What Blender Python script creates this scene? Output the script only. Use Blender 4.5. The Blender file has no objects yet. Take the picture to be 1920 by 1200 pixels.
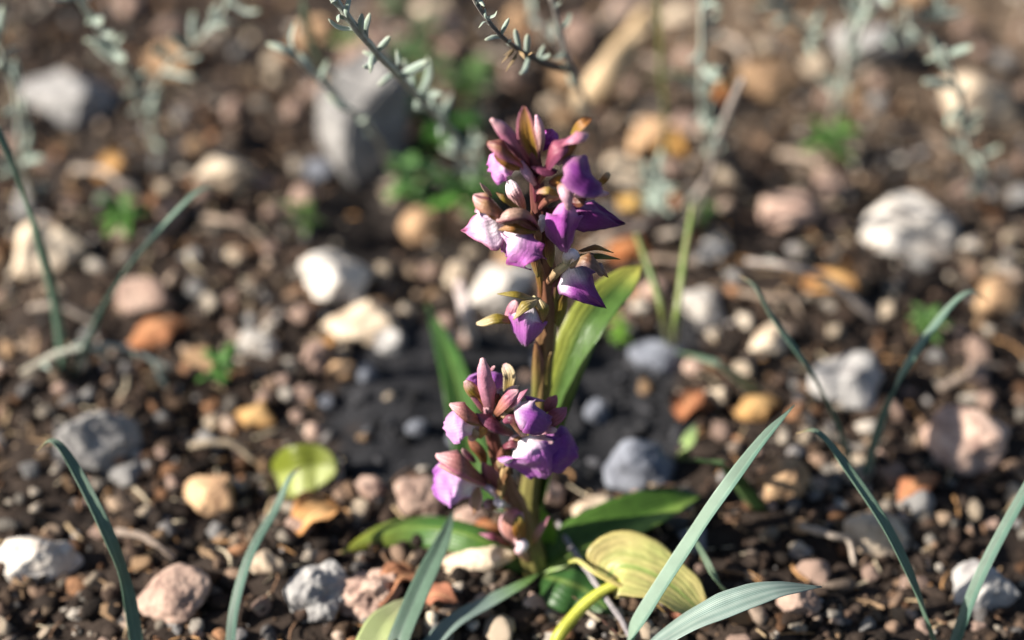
import bpy, math, random
import numpy as np
from mathutils import Vector, Matrix, noise

random.seed(7)
rng = np.random.default_rng(7)
scene = bpy.context.scene
col = scene.collection

# ------------------------------------------------------------------ camera, sky, sun, exposure
DEP = math.radians(38.0)
FPX = 3600.0                                   # focal length in pixels of the 1920 px wide photograph
CAM = Vector((0.0, -0.591, 0.579))
FW = Vector((0, math.cos(DEP), -math.sin(DEP)))
UP = Vector((0, math.sin(DEP), math.cos(DEP)))
RT = Vector((1, 0, 0))

cam_data = bpy.data.cameras.new('camera')
cam = bpy.data.objects.new('camera', cam_data)
col.objects.link(cam)
cam.location = CAM
cam.rotation_euler = (math.radians(90) - DEP, 0, 0)
cam_data.sensor_width = 36.0
cam_data.lens = FPX / 1920 * 36.0
cam_data.clip_start = 0.01
cam_data.clip_end = 200
cam_data.dof.use_dof = True
cam_data.dof.focus_distance = 0.722
cam_data.dof.aperture_fstop = 2.5
cam_data.dof.aperture_blades = 7
scene.camera = cam

TO_SUN = Vector((-0.82, -0.16, 0.50)).normalized()
SUN_EL = math.asin(TO_SUN.z)
SUN_AZ = math.atan2(TO_SUN.x, TO_SUN.y)
world = bpy.data.worlds.new('World')
scene.world = world
world.use_nodes = True
wn = world.node_tree
sky = wn.nodes.new('ShaderNodeTexSky')
sky.sky_type = 'NISHITA'
sky.sun_disc = False
sky.sun_elevation = SUN_EL
sky.sun_rotation = SUN_AZ
wn.links.new(sky.outputs[0], wn.nodes['Background'].inputs[0])
wn.nodes['Background'].inputs[1].default_value = 0.05
sun_data = bpy.data.lights.new('sun', 'SUN')
sun_data.energy = 5.0
sun_data.angle = math.radians(0.53)
sun_data.color = (1.0, 0.93, 0.83)
sun = bpy.data.objects.new('sun', sun_data)
col.objects.link(sun)
sun.rotation_euler = (-TO_SUN).to_track_quat('-Z', 'Y').to_euler()
scene.view_settings.view_transform = 'Standard'
scene.view_settings.look = 'None'
scene.view_settings.gamma = 1
scene.view_settings.exposure = 1.15
scene.view_settings.use_curve_mapping = False
scene.cycles.use_denoising = True
scene.cycles.max_bounces = 8

# ------------------------------------------------------------------ placing helpers
def W(px, py, d):
    """world point seen at photograph pixel px,py at depth d metres along the view"""
    return CAM + FW * d + RT * ((px - 960) / FPX * d) + UP * ((600 - py) / FPX * d)

def hz(x, y):
    h = noise.noise((x * 9, y * 9, 1.3)) * 0.0130 + noise.noise((x * 25, y * 25, 4.1)) * 0.0085
    return h

def G(px, py, up=0.0):
    """point on the ground under a pixel"""
    z = 0.0
    p = None
    for _ in range(4):
        r = FW + RT * ((px - 960) / FPX) + UP * ((600 - py) / FPX)
        d = (z + up - CAM.z) / r.z
        p = CAM + r * d
        z = hz(p.x, p.y)
    return p

def depth(p):
    return (p - CAM).dot(FW)

def pix(p):
    v = p - CAM
    d = v.dot(FW)
    return 960 + v.x / d * FPX, 600 - v.dot(UP) / d * FPX

def mpx(p):
    """metres in one photograph pixel at p"""
    return depth(p) / FPX

def clear(pts, gap=0.004):
    """lift the free points of a leaf or twig above the uneven ground (its first point stays rooted)"""
    out = [Vector(pts[0])]
    for p in pts[1:]:
        p = Vector(p)
        for _ in range(40):
            if p.z > hz(p.x, p.y) + gap: break
            p = CAM + (p - CAM) * 0.995
        out.append(p)
    return out

def cvec(r, u, t):
    """direction given as right, up in the picture, towards the camera"""
    return (RT * r + UP * u - FW * t).normalized()

def sm(a, b, x):
    t = max(0.0, min(1.0, (x - a) / (b - a)))
    return t * t * (3 - 2 * t)

def mixc(a, b, t):
    return tuple(a[i] * (1 - t) + b[i] * t for i in range(3))

# ------------------------------------------------------------------ objects
wloc = {}
def empty(name, loc, label, cat, group=None):
    o = bpy.data.objects.new(name, None)
    col.objects.link(o)
    o.empty_display_size = 0.01
    o.location = loc
    wloc[o.as_pointer()] = Vector(loc)
    o['label'] = label
    o['category'] = cat
    if group: o['group'] = group
    return o

def place(o, loc, parent=None):
    col.objects.link(o)
    wloc[o.as_pointer()] = Vector(loc)
    if parent is not None:
        o.parent = parent
        o.location = Vector(loc) - wloc[parent.as_pointer()]
    else:
        o.location = loc
    return o

def mesh_obj(name, verts, faces, mat, parent=None, origin=None, cols=None, uvs=None, smooth=True):
    origin = Vector(verts[0]) if origin is None else Vector(origin)
    me = bpy.data.meshes.new(name)
    me.from_pydata([tuple(Vector(v) - origin) for v in verts], [], faces)
    if cols is not None:
        a = me.color_attributes.new('Col', 'FLOAT_COLOR', 'POINT')
        a.data.foreach_set('color', np.c_[np.array(cols, dtype=np.float32), np.ones(len(cols), np.float32)].ravel())
    if uvs is not None:
        ul = me.uv_layers.new(name='UVMap')
        li = np.empty(len(me.loops), np.int32)
        me.loops.foreach_get('vertex_index', li)
        ul.data.foreach_set('uv', np.array(uvs, dtype=np.float32)[li].ravel())
    me.materials.append(mat)
    if smooth:
        me.polygons.foreach_set('use_smooth', [True] * len(me.polygons))
    me.update()
    return place(bpy.data.objects.new(name, me), origin, parent)

def tag(o, label, cat, group=None):
    o['label'] = label
    o['category'] = cat
    if group: o['group'] = group
    return o

# ------------------------------------------------------------------ materials
def nodes_of(m):
    m.use_nodes = True
    return m.node_tree.nodes, m.node_tree.links

def tissue(name, trans=0.25, rough=0.5, veins=14, mottle=900, mott_amt=0.25, spec=0.35, bump=0.3, sheen=0.0, vein_amt=0.15, wob=3.0, vbump=0.5):
    """plant tissue: pigment from the vertex colours, veins along the blade, light passing through"""
    m = bpy.data.materials.new(name)
    n, l = nodes_of(m)
    b = n['Principled BSDF']
    out = n['Material Output']
    at = n.new('ShaderNodeAttribute'); at.attribute_name = 'Col'
    tc = n.new('ShaderNodeTexCoord')
    nz = n.new('ShaderNodeTexNoise'); nz.inputs['Scale'].default_value = mottle; nz.inputs['Detail'].default_value = 3
    l.new(tc.outputs['Object'], nz.inputs['Vector'])
    uv = n.new('ShaderNodeSeparateXYZ'); l.new(tc.outputs['UV'], uv.inputs[0])
    mv = n.new('ShaderNodeMath'); mv.operation = 'MULTIPLY'; mv.inputs[1].default_value = veins * math.pi
    l.new(uv.outputs[1], mv.inputs[0])
    nz2 = n.new('ShaderNodeTexNoise'); nz2.inputs['Scale'].default_value = 160
    l.new(tc.outputs['Object'], nz2.inputs['Vector'])
    ma = n.new('ShaderNodeMath'); ma.operation = 'MULTIPLY_ADD'; ma.inputs[1].default_value = wob
    l.new(nz2.outputs[0], ma.inputs[0]); l.new(mv.outputs[0], ma.inputs[2])
    sn = n.new('ShaderNodeMath'); sn.operation = 'SINE'; l.new(ma.outputs[0], sn.inputs[0])
    # value factor = 1 + mott_amt*(noise-.5)*2 + vein_amt*sin
    f1 = n.new('ShaderNodeMath'); f1.operation = 'MULTIPLY_ADD'; f1.inputs[1].default_value = mott_amt * 2; f1.inputs[2].default_value = 1 - mott_amt
    l.new(nz.outputs[0], f1.inputs[0])
    f2 = n.new('ShaderNodeMath'); f2.operation = 'MULTIPLY_ADD'; f2.inputs[1].default_value = vein_amt
    l.new(sn.outputs[0], f2.inputs[0]); l.new(f1.outputs[0], f2.inputs[2])
    vm = n.new('ShaderNodeVectorMath'); vm.operation = 'SCALE'
    l.new(at.outputs['Color'], vm.inputs[0]); l.new(f2.outputs[0], vm.inputs['Scale'])
    l.new(vm.outputs[0], b.inputs['Base Color'])
    b.inputs['Roughness'].default_value = rough
    b.inputs['Specular IOR Level'].default_value = spec
    if sheen:
        b.inputs['Sheen Weight'].default_value = sheen
    hb = n.new('ShaderNodeMath'); hb.operation = 'MULTIPLY_ADD'; hb.inputs[1].default_value = vbump
    l.new(sn.outputs[0], hb.inputs[0]); l.new(nz.outputs[0], hb.inputs[2])
    bp = n.new('ShaderNodeBump'); bp.inputs['Strength'].default_value = bump; bp.inputs['Distance'].default_value = 0.0004
    l.new(hb.outputs[0], bp.inputs['Height']); l.new(bp.outputs[0], b.inputs['Normal'])
    tr = n.new('ShaderNodeBsdfTranslucent')
    l.new(vm.outputs[0], tr.inputs['Color']); l.new(bp.outputs[0], tr.inputs['Normal'])
    mx = n.new('ShaderNodeMixShader'); mx.inputs[0].default_value = trans
    l.new(b.outputs[0], mx.inputs[1]); l.new(tr.outputs[0], mx.inputs[2]); l.new(mx.outputs[0], out.inputs[0])
    return m

M_PETAL = tissue('petal', trans=0.20, rough=0.55, veins=13, mottle=1900, mott_amt=0.32, sheen=0.2, bump=0.5, spec=0.3, vein_amt=0.05, wob=11.0, vbump=0.16)
M_SEPAL = tissue('sepal', trans=0.12, rough=0.45, veins=5, mottle=1300, mott_amt=0.38, bump=0.5, vein_amt=0.09, spec=0.4, wob=6.0, vbump=0.25)
M_STEM = tissue('fleshy_stem', trans=0.0, rough=0.45, veins=7, mottle=400, mott_amt=0.3, bump=0.35, vein_amt=0.12, spec=0.4)
M_LEAF = tissue('broad_leaf', trans=0.22, rough=0.42, veins=9, mottle=210, mott_amt=0.4, bump=0.4, vein_amt=0.035, spec=0.4, wob=8.0)
M_BLADE = tissue('ribbed_blade', trans=0.18, rough=0.45, veins=16, mottle=120, mott_amt=0.2, bump=0.6, vein_amt=0.22, spec=0.45)
M_GREY = tissue('felted_leaf', trans=0.10, rough=0.75, veins=2, mottle=1500, mott_amt=0.3, bump=0.3, vein_amt=0.05, spec=0.2, sheen=0.3)
M_DRY = tissue('dry_leaf', trans=0.15, rough=0.8, veins=8, mottle=260, mott_amt=0.5, bump=0.8, vein_amt=0.15, spec=0.15)
M_WOOD = tissue('woody_twig', trans=0.0, rough=0.85, veins=6, mottle=500, mott_amt=0.55, bump=0.9, vein_amt=0.15, spec=0.15)

def stone_mat(name, base, second, dark, patch=90, rough=0.85):
    m = bpy.data.materials.new(name)
    n, l = nodes_of(m)
    b = n['Principled BSDF']
    tc = n.new('ShaderNodeTexCoord')
    oi = n.new('ShaderNodeObjectInfo')
    add = n.new('ShaderNodeVectorMath'); add.operation = 'ADD'
    l.new(tc.outputs['Object'], add.inputs[0]); l.new(oi.outputs['Location'], add.inputs[1])
    nz = n.new('ShaderNodeTexNoise'); nz.inputs['Scale'].default_value = patch; nz.inputs['Detail'].default_value = 6; nz.inputs['Roughness'].default_value = 0.65
    l.new(add.outputs[0], nz.inputs['Vector'])
    cr = n.new('ShaderNodeValToRGB')
    e = cr.color_ramp.elements
    e[0].position = 0.32; e[0].color = (*dark, 1)
    e[1].position = 0.66; e[1].color = (*base, 1)
    x = e.new(0.5); x.color = (*second, 1)
    l.new(nz.outputs[0], cr.inputs[0])
    # every stone a little lighter or darker than the next
    mr = n.new('ShaderNodeMapRange'); mr.inputs[3].default_value = 0.7; mr.inputs[4].default_value = 1.2
    l.new(oi.outputs['Random'], mr.inputs[0])
    sc_ = n.new('ShaderNodeVectorMath'); sc_.operation = 'SCALE'
    l.new(cr.outputs[0], sc_.inputs[0]); l.new(mr.outputs[0], sc_.inputs['Scale'])
    l.new(sc_.outputs[0], b.inputs['Base Color'])
    b.inputs['Roughness'].default_value = rough
    b.inputs['Specular IOR Level'].default_value = 0.25
    n2 = n.new('ShaderNodeTexNoise'); n2.inputs['Scale'].default_value = 420; n2.inputs['Detail'].default_value = 6
    l.new(add.outputs[0], n2.inputs['Vector'])
    vo = n.new('ShaderNodeTexVoronoi'); vo.inputs['Scale'].default_value = 260
    l.new(add.outputs[0], vo.inputs['Vector'])
    hh = n.new('ShaderNodeMath'); hh.operation = 'MULTIPLY_ADD'; hh.inputs[1].default_value = 0.4
    l.new(vo.outputs[0], hh.inputs[0]); l.new(n2.outputs[0], hh.inputs[2])
    bp = n.new('ShaderNodeBump'); bp.inputs['Strength'].default_value = 0.7; bp.inputs['Distance'].default_value = 0.0012
    l.new(hh.outputs[0], bp.inputs['Height']); l.new(bp.outputs[0], b.inputs['Normal'])
    return m

SM = {
    'white': stone_mat('white_limestone', (0.74, 0.70, 0.65), (0.62, 0.57, 0.51), (0.36, 0.31, 0.27)),
    'cream': stone_mat('cream_limestone', (0.68, 0.57, 0.44), (0.56, 0.45, 0.33), (0.28, 0.20, 0.14)),
    'tan': stone_mat('tan_sandstone', (0.56, 0.38, 0.22), (0.44, 0.28, 0.16), (0.18, 0.10, 0.06)),
    'pink': stone_mat('pinkish_stone', (0.54, 0.39, 0.31), (0.42, 0.29, 0.23), (0.19, 0.12, 0.10)),
    'grey': stone_mat('grey_limestone', (0.40, 0.38, 0.36), (0.30, 0.29, 0.28), (0.15, 0.14, 0.14)),
    'blue': stone_mat('blue_grey_stone', (0.20, 0.215, 0.25), (0.15, 0.16, 0.19), (0.07, 0.075, 0.09)),
    'rust': stone_mat('rusty_stone', (0.42, 0.20, 0.09), (0.30, 0.13, 0.06), (0.13, 0.055, 0.03)),
}

def gravel_mat():
    m = bpy.data.materials.new('gravel_grain')
    n, l = nodes_of(m)
    b = n['Principled BSDF']
    at = n.new('ShaderNodeAttribute'); at.attribute_name = 'Col'
    tc = n.new('ShaderNodeTexCoord')
    nz = n.new('ShaderNodeTexNoise'); nz.inputs['Scale'].default_value = 500; nz.inputs['Detail'].default_value = 4
    l.new(tc.outputs['Object'], nz.inputs['Vector'])
    mr = n.new('ShaderNodeMapRange'); mr.inputs[1].default_value = 0.3; mr.inputs[2].default_value = 0.7; mr.inputs[3].default_value = 0.6; mr.inputs[4].default_value = 1.2
    l.new(nz.outputs[0], mr.inputs[0])
    vm = n.new('ShaderNodeVectorMath'); vm.operation = 'SCALE'
    l.new(at.outputs['Color'], vm.inputs[0]); l.new(mr.outputs[0], vm.inputs['Scale'])
    l.new(vm.outputs[0], b.inputs['Base Color'])
    b.inputs['Roughness'].default_value = 0.9
    b.inputs['Specular IOR Level'].default_value = 0.2
    bp = n.new('ShaderNodeBump'); bp.inputs['Strength'].default_value = 0.8; bp.inputs['Distance'].default_value = 0.0008
    l.new(nz.outputs[0], bp.inputs['Height']); l.new(bp.outputs[0], b.inputs['Normal'])
    return m
M_GRAVEL = gravel_mat()

# ------------------------------------------------------------------ shape builders
def resample(pts, n):
    """Catmull-Rom through pts, n samples even in the parameter"""
    P = [Vector(p) for p in pts]
    if len(P) == 2:
        return [P[0].lerp(P[1], i / (n - 1)) for i in range(n)]
    E = [P[0] * 2 - P[1]] + P + [P[-1] * 2 - P[-2]]
    out = []
    for i in range(n):
        s = i / (n - 1) * (len(P) - 1)
        k = min(int(s), len(P) - 2)
        t = s - k
        a, b, c, d = E[k], E[k + 1], E[k + 2], E[k + 3]
        out.append(0.5 * ((2 * b) + (c - a) * t + (2 * a - 5 * b + 4 * c - d) * t * t + (3 * b - a - 3 * c + d) * t ** 3))
    return out

def vals(v, u):
    """smooth interpolation in an even list of numbers"""
    s = u * (len(v) - 1)
    k = min(int(s), len(v) - 2)
    t = s - k
    t = t * t * (3 - 2 * t) * 0.5 + t * 0.5
    return v[k] * (1 - t) + v[k + 1] * t

PROF = {
    'leaf': [0.25, 0.72, 0.95, 1.0, 0.92, 0.72, 0.40, 0.06],
    'sepal': [0.45, 0.75, 0.95, 1.0, 0.95, 0.82, 0.58, 0.16],
    'blunt': [0.5, 0.8, 0.95, 1.0, 1.0, 0.95, 0.8, 0.3],
    'lip': [0.22, 0.55, 0.86, 1.0, 1.0, 0.95, 0.78, 0.28],
    'fan': [0.2, 0.42, 0.68, 0.88, 1.0, 1.0, 0.86, 0.42],
    'point': [0.3, 0.78, 1.0, 0.98, 0.82, 0.58, 0.30, 0.03],
    'blade': [1.0, 1.0, 1.0, 0.97, 0.9, 0.75, 0.5, 0.05],
    'strip': [1.0] * 8,
    'oblong': [0.35, 0.75, 0.9, 1.0, 1.0, 0.95, 0.8, 0.25],
}

def ribbon(name, path, width, face, mat, parent=None, colfn=None, cup=0.0, fold=0.0, wave=0.0, wn_=3.0, rag=0.0, prof='leaf', pucker=0.0,
           nu=18, nv=9, thick=0.0005, seed=0, label=None):
    """a closed curved blade along path: width metres, face = direction its upper side looks"""
    C = resample(path, nu)
    rr = random.Random(seed * 131 + 5)
    ph = rr.uniform(0, 6.28)
    pr = PROF[prof] if isinstance(prof, str) else prof
    top, bot, cols, uvs = [], [], [], []
    face = Vector(face).normalized()
    for i in range(nu):
        u = i / (nu - 1)
        t = (C[min(i + 1, nu - 1)] - C[max(i - 1, 0)]).normalized()
        nrm = (face - t * face.dot(t))
        nrm = nrm.normalized() if nrm.length > 1e-5 else Vector((0, 0, 1))
        s = t.cross(nrm).normalized()
        hw = width / 2 * vals(pr, u)
        for j in range(nv):
            v = -1 + 2 * j / (nv - 1)
            k = 1.0 + rag * noise.noise((u * 5 + seed * 3.1, v * 2.2, seed * 1.7)) * (abs(v) ** 2)
            off = -cup * hw * v * v - fold * hw * abs(v) + wave * hw * math.sin(u * 6.28 * wn_ + ph + (1.7 if v > 0 else 0)) * abs(v) ** 2.5
            if pucker: off += pucker * width * (noise.noise((u * 3.2 + seed * 5.3, v * 1.8, seed * 0.7)) + 0.5 * noise.noise((u * 8 + seed, v * 5, seed * 2.1))) * min(1, u * 3)
            along = rag * 0.25 * width * noise.noise((v * 2.3 + seed, seed * 2.3, 0.4)) * u ** 4
            p = C[i] + s * (hw * v * k) + nrm * off + t * along
            th = thick * (0.35 + 0.65 * (1 - abs(v) ** 3)) * (0.5 + 0.5 * (1 - u ** 6))
            top.append(p + nrm * th / 2)
            bot.append(p - nrm * th / 2)
            c = colfn(u, v) if colfn else (0.1, 0.2, 0.05)
            cols.append(c)
            uvs.append((u, v))
    N = nu * nv
    faces = []
    for i in range(nu - 1):
        for j in range(nv - 1):
            a = i * nv + j
            faces.append((a, a + 1, a + nv + 1, a + nv))
            faces.append((N + a, N + a + nv, N + a + nv + 1, N + a + 1))
    for i in range(nu - 1):
        a = i * nv
        faces.append((a, a + nv, N + a + nv, N + a))
        a = i * nv + nv - 1
        faces.append((a, N + a, N + a + nv, a + nv))
    for j in range(nv - 1):
        a = j
        faces.append((a, N + a, N + a + 1, a + 1))
        a = (nu - 1) * nv + j
        faces.append((a, a + 1, N + a + 1, N + a))
    o = mesh_obj(name, top + bot, faces, mat, parent, cols=cols + cols, uvs=uvs + uvs)
    if label: o['label'] = label
    return o

def tube(name, path, radii, mat, parent=None, colfn=None, n=22, sides=10, bumps=0.0, seed=0, flat=1.0, ribs=0, label=None, close=True, freq=220):
    C = resample(path, n)
    verts, cols, uvs, faces = [], [], [], []
    ref = Vector((0.31, -0.8, 0.5)).normalized()
    t0 = (C[1] - C[0]).normalized()
    a = ref - t0 * ref.dot(t0)
    a.normalize()
    for i in range(n):
        u = i / (n - 1)
        t = (C[min(i + 1, n - 1)] - C[max(i - 1, 0)]).normalized()
        a = (a - t * a.dot(t)).normalized()
        b = t.cross(a)
        r = vals(radii, u)
        for k in range(sides):
            w = 2 * math.pi * k / sides
            rr = r
            if ribs: rr *= 1 + 0.10 * math.cos(ribs * w + u * 5)
            d = a * math.cos(w) + b * (math.sin(w) * flat)
            if bumps:
                q = (C[i] + d * r) * freq
                rr *= 1 + bumps * noise.noise((q.x + seed * 7, q.y, q.z))
            verts.append(C[i] + d * rr)
            cols.append(colfn(u, math.cos(w)) if colfn else (0.2, 0.15, 0.1))
            uvs.append((u, k / sides))
    for i in range(n - 1):
        for k in range(sides):
            k2 = (k + 1) % sides
            faces.append((i * sides + k, i * sides + k2, (i + 1) * sides + k2, (i + 1) * sides + k))
    if close:
        for e, ci in ((0, 0), (1, n - 1)):
            v = len(verts)
            tt = (C[1] - C[0]).normalized() if e == 0 else (C[-1] - C[-2]).normalized()
            r = vals(radii, float(e))
            verts.append(C[ci] + tt * (r * 0.5) * (1 if e else -1))
            cols.append(cols[ci * sides]); uvs.append((float(e), 0.5))
            for k in range(sides):
                k2 = (k + 1) % sides
                x, y = ci * sides + k, ci * sides + k2
                faces.append((v, y, x) if e == 0 else (v, x, y))
    o = mesh_obj(name, verts, faces, mat, parent, origin=C[0], cols=cols, uvs=uvs)
    if label: o['label'] = label
    return o

def grad(*stops, edge=None, e0=0.6, mid=None, mw=0.25):
    """pigment along the blade (stops at even steps), with its own margin and midrib colour"""
    def f(u, v):
        s = u * (len(stops) - 1)
        k = min(int(s), len(stops) - 2)
        c = mixc(stops[k], stops[k + 1], s - k)
        if edge: c = mixc(c, edge, sm(e0, 1.0, abs(v)))
        if mid: c = mixc(mid, c, sm(0, mw, abs(v)))
        return c
    return f

# ------------------------------------------------------------------ the ground
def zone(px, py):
    """0 = painted shade (first) and bare dark soil (second), 1 = stony ground (the dark bare patches lie where the photograph has them)"""
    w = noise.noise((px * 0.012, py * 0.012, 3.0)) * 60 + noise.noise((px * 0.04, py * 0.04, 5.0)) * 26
    # shade painted into the ground behind the short orchid
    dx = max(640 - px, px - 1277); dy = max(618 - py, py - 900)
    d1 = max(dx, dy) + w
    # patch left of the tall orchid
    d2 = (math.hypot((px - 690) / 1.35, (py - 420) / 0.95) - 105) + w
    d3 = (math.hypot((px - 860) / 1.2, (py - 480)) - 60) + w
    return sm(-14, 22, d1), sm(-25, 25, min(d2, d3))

def make_soil():
    xd = np.linspace(-0.46, 0.46, 250)
    yd = np.linspace(-0.22, 0.72, 250)
    ext = 0.46 + 0.006 * (1.32 ** np.arange(1, 33) - 1) / 0.32
    xs = np.concatenate([-ext[::-1], xd, ext])
    ys = np.concatenate([-0.22 - (ext[::-1] - 0.46), yd, 0.72 + (ext - 0.46)])
    nx, ny = len(xs), len(ys)
    verts, cols = [], []
    for y in ys:
        for x in xs:
            near = abs(x) < 0.6 and -0.4 < y < 0.9
            z = hz(x, y) if abs(x) < 3 and abs(y) < 3 else 0.0
            if near:
                q = (x * 110, y * 110, 0.7)
                z += noise.noise(q) * 0.0030 + noise.noise((x * 240, y * 240, 2.0)) * 0.0014
            verts.append((x, y, z))
            br = 0.5 + 0.5 * noise.noise((x * 22, y * 22, 9.0))
            c = mixc((0.020, 0.015, 0.013), (0.055, 0.038, 0.028), br)
            if near:
                px, py = pix(Vector((x, y, 0)))
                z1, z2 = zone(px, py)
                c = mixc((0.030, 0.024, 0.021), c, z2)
                c = mixc(mixc((0.012, 0.0125, 0.0145), (0.03, 0.03, 0.034), br), c, z1)  # shaded ground behind the short orchid, painted as near-black soil colour
                tan_litter = sm(1120, 1300, px) * sm(420, 200, py)
                c = mixc(c, (0.20, 0.145, 0.10), tan_litter * 0.6)  # tan ground with dense litter, upper right
            cols.append(c)
    idx = np.arange(nx * ny).reshape(ny, nx)
    f = np.stack([idx[:-1, :-1], idx[:-1, 1:], idx[1:, 1:], idx[1:, :-1]], -1).reshape(-1, 4)
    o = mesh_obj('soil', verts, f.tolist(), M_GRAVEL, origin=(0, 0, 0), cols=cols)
    o['kind'] = 'structure'
    o['label'] = 'dark brown stony soil with bare patches and a blackish painted shade'
    return o
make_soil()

# ------------------------------------------------------------------ stones
def ico(sub):
    import bmesh
    bm = bmesh.new()
    bmesh.ops.create_icosphere(bm, subdivisions=sub, radius=1)
    v = np.array([x.co[:] for x in bm.verts]); f = [[q.index for q in p.verts] for p in bm.faces]
    bm.free()
    return v, f
ICO0, ICO1, ICO2, ICO25, ICO3 = ico(1), ico(2), ico(3), ico(3), ico(5)

def stone_shape(seed, base, angular=0.5, rough=0.22, fine=0.05):
    """unit stone: a ball with flats broken off it and an uneven skin"""
    r = random.Random(seed)
    v = base[0].copy()
    for _ in range(int(4 + 9 * angular)):
        d = Vector((r.gauss(0, 1), r.gauss(0, 1), r.gauss(0, 1))).normalized()
        lim = r.uniform(0.50, 0.88)
        dn = np.array(d)
        h = v @ dn
        over = np.maximum(h - lim, 0)
        v -= np.outer(over * (0.92 * min(1, angular * 1.6)), dn)
    s = r.uniform(0, 50)
    out = []
    for p in v:
        q = Vector(p)
        k = 1 + rough * noise.noise(q * 1.3 + Vector((s, 0, 0))) + fine * noise.noise(q * 4.5 + Vector((0, s, 0))) + fine * 0.5 * noise.noise(q * 10 + Vector((0, 0, s)))
        out.append(q * k)
    return out

STONE_N = [0]
def stone(px, py, w, h, kind, label, seed, rot=0, dep=None, angular=0.55, sink=0.28, rough=0.25, tilt=0, group=None, name='stone', fine=0.06):
    """w x h = its outline in photograph pixels, lying on the ground; dep = its thickness away from the camera"""
    base = G(px, py + h * 0.30)
    m = mpx(base)
    a, c = w * m / 2, h * m / 2
    height = c * 1.02
    depth_ = (dep * m / 2) if dep else max(a, c) * 0.8
    vs = stone_shape(seed, ICO3 if max(w, h) > 55 else ICO2, angular, rough, fine)
    mt = Matrix.Translation(base + Vector((0, depth_ * 0.35, height * (1 - 2 * sink)))) @ Matrix.Rotation(math.radians(tilt), 4, 'Y') @ Matrix.Rotation(math.radians(rot), 4, 'Z') @ Matrix.Diagonal((a, depth_, height, 1))
    f = (ICO3 if max(w, h) > 55 else ICO2)[1]
    o = mesh_obj(name, [mt @ v for v in vs], f, SM[kind], origin=mt.translation)
    tag(o, label, 'stone', group)
    return o

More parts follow.
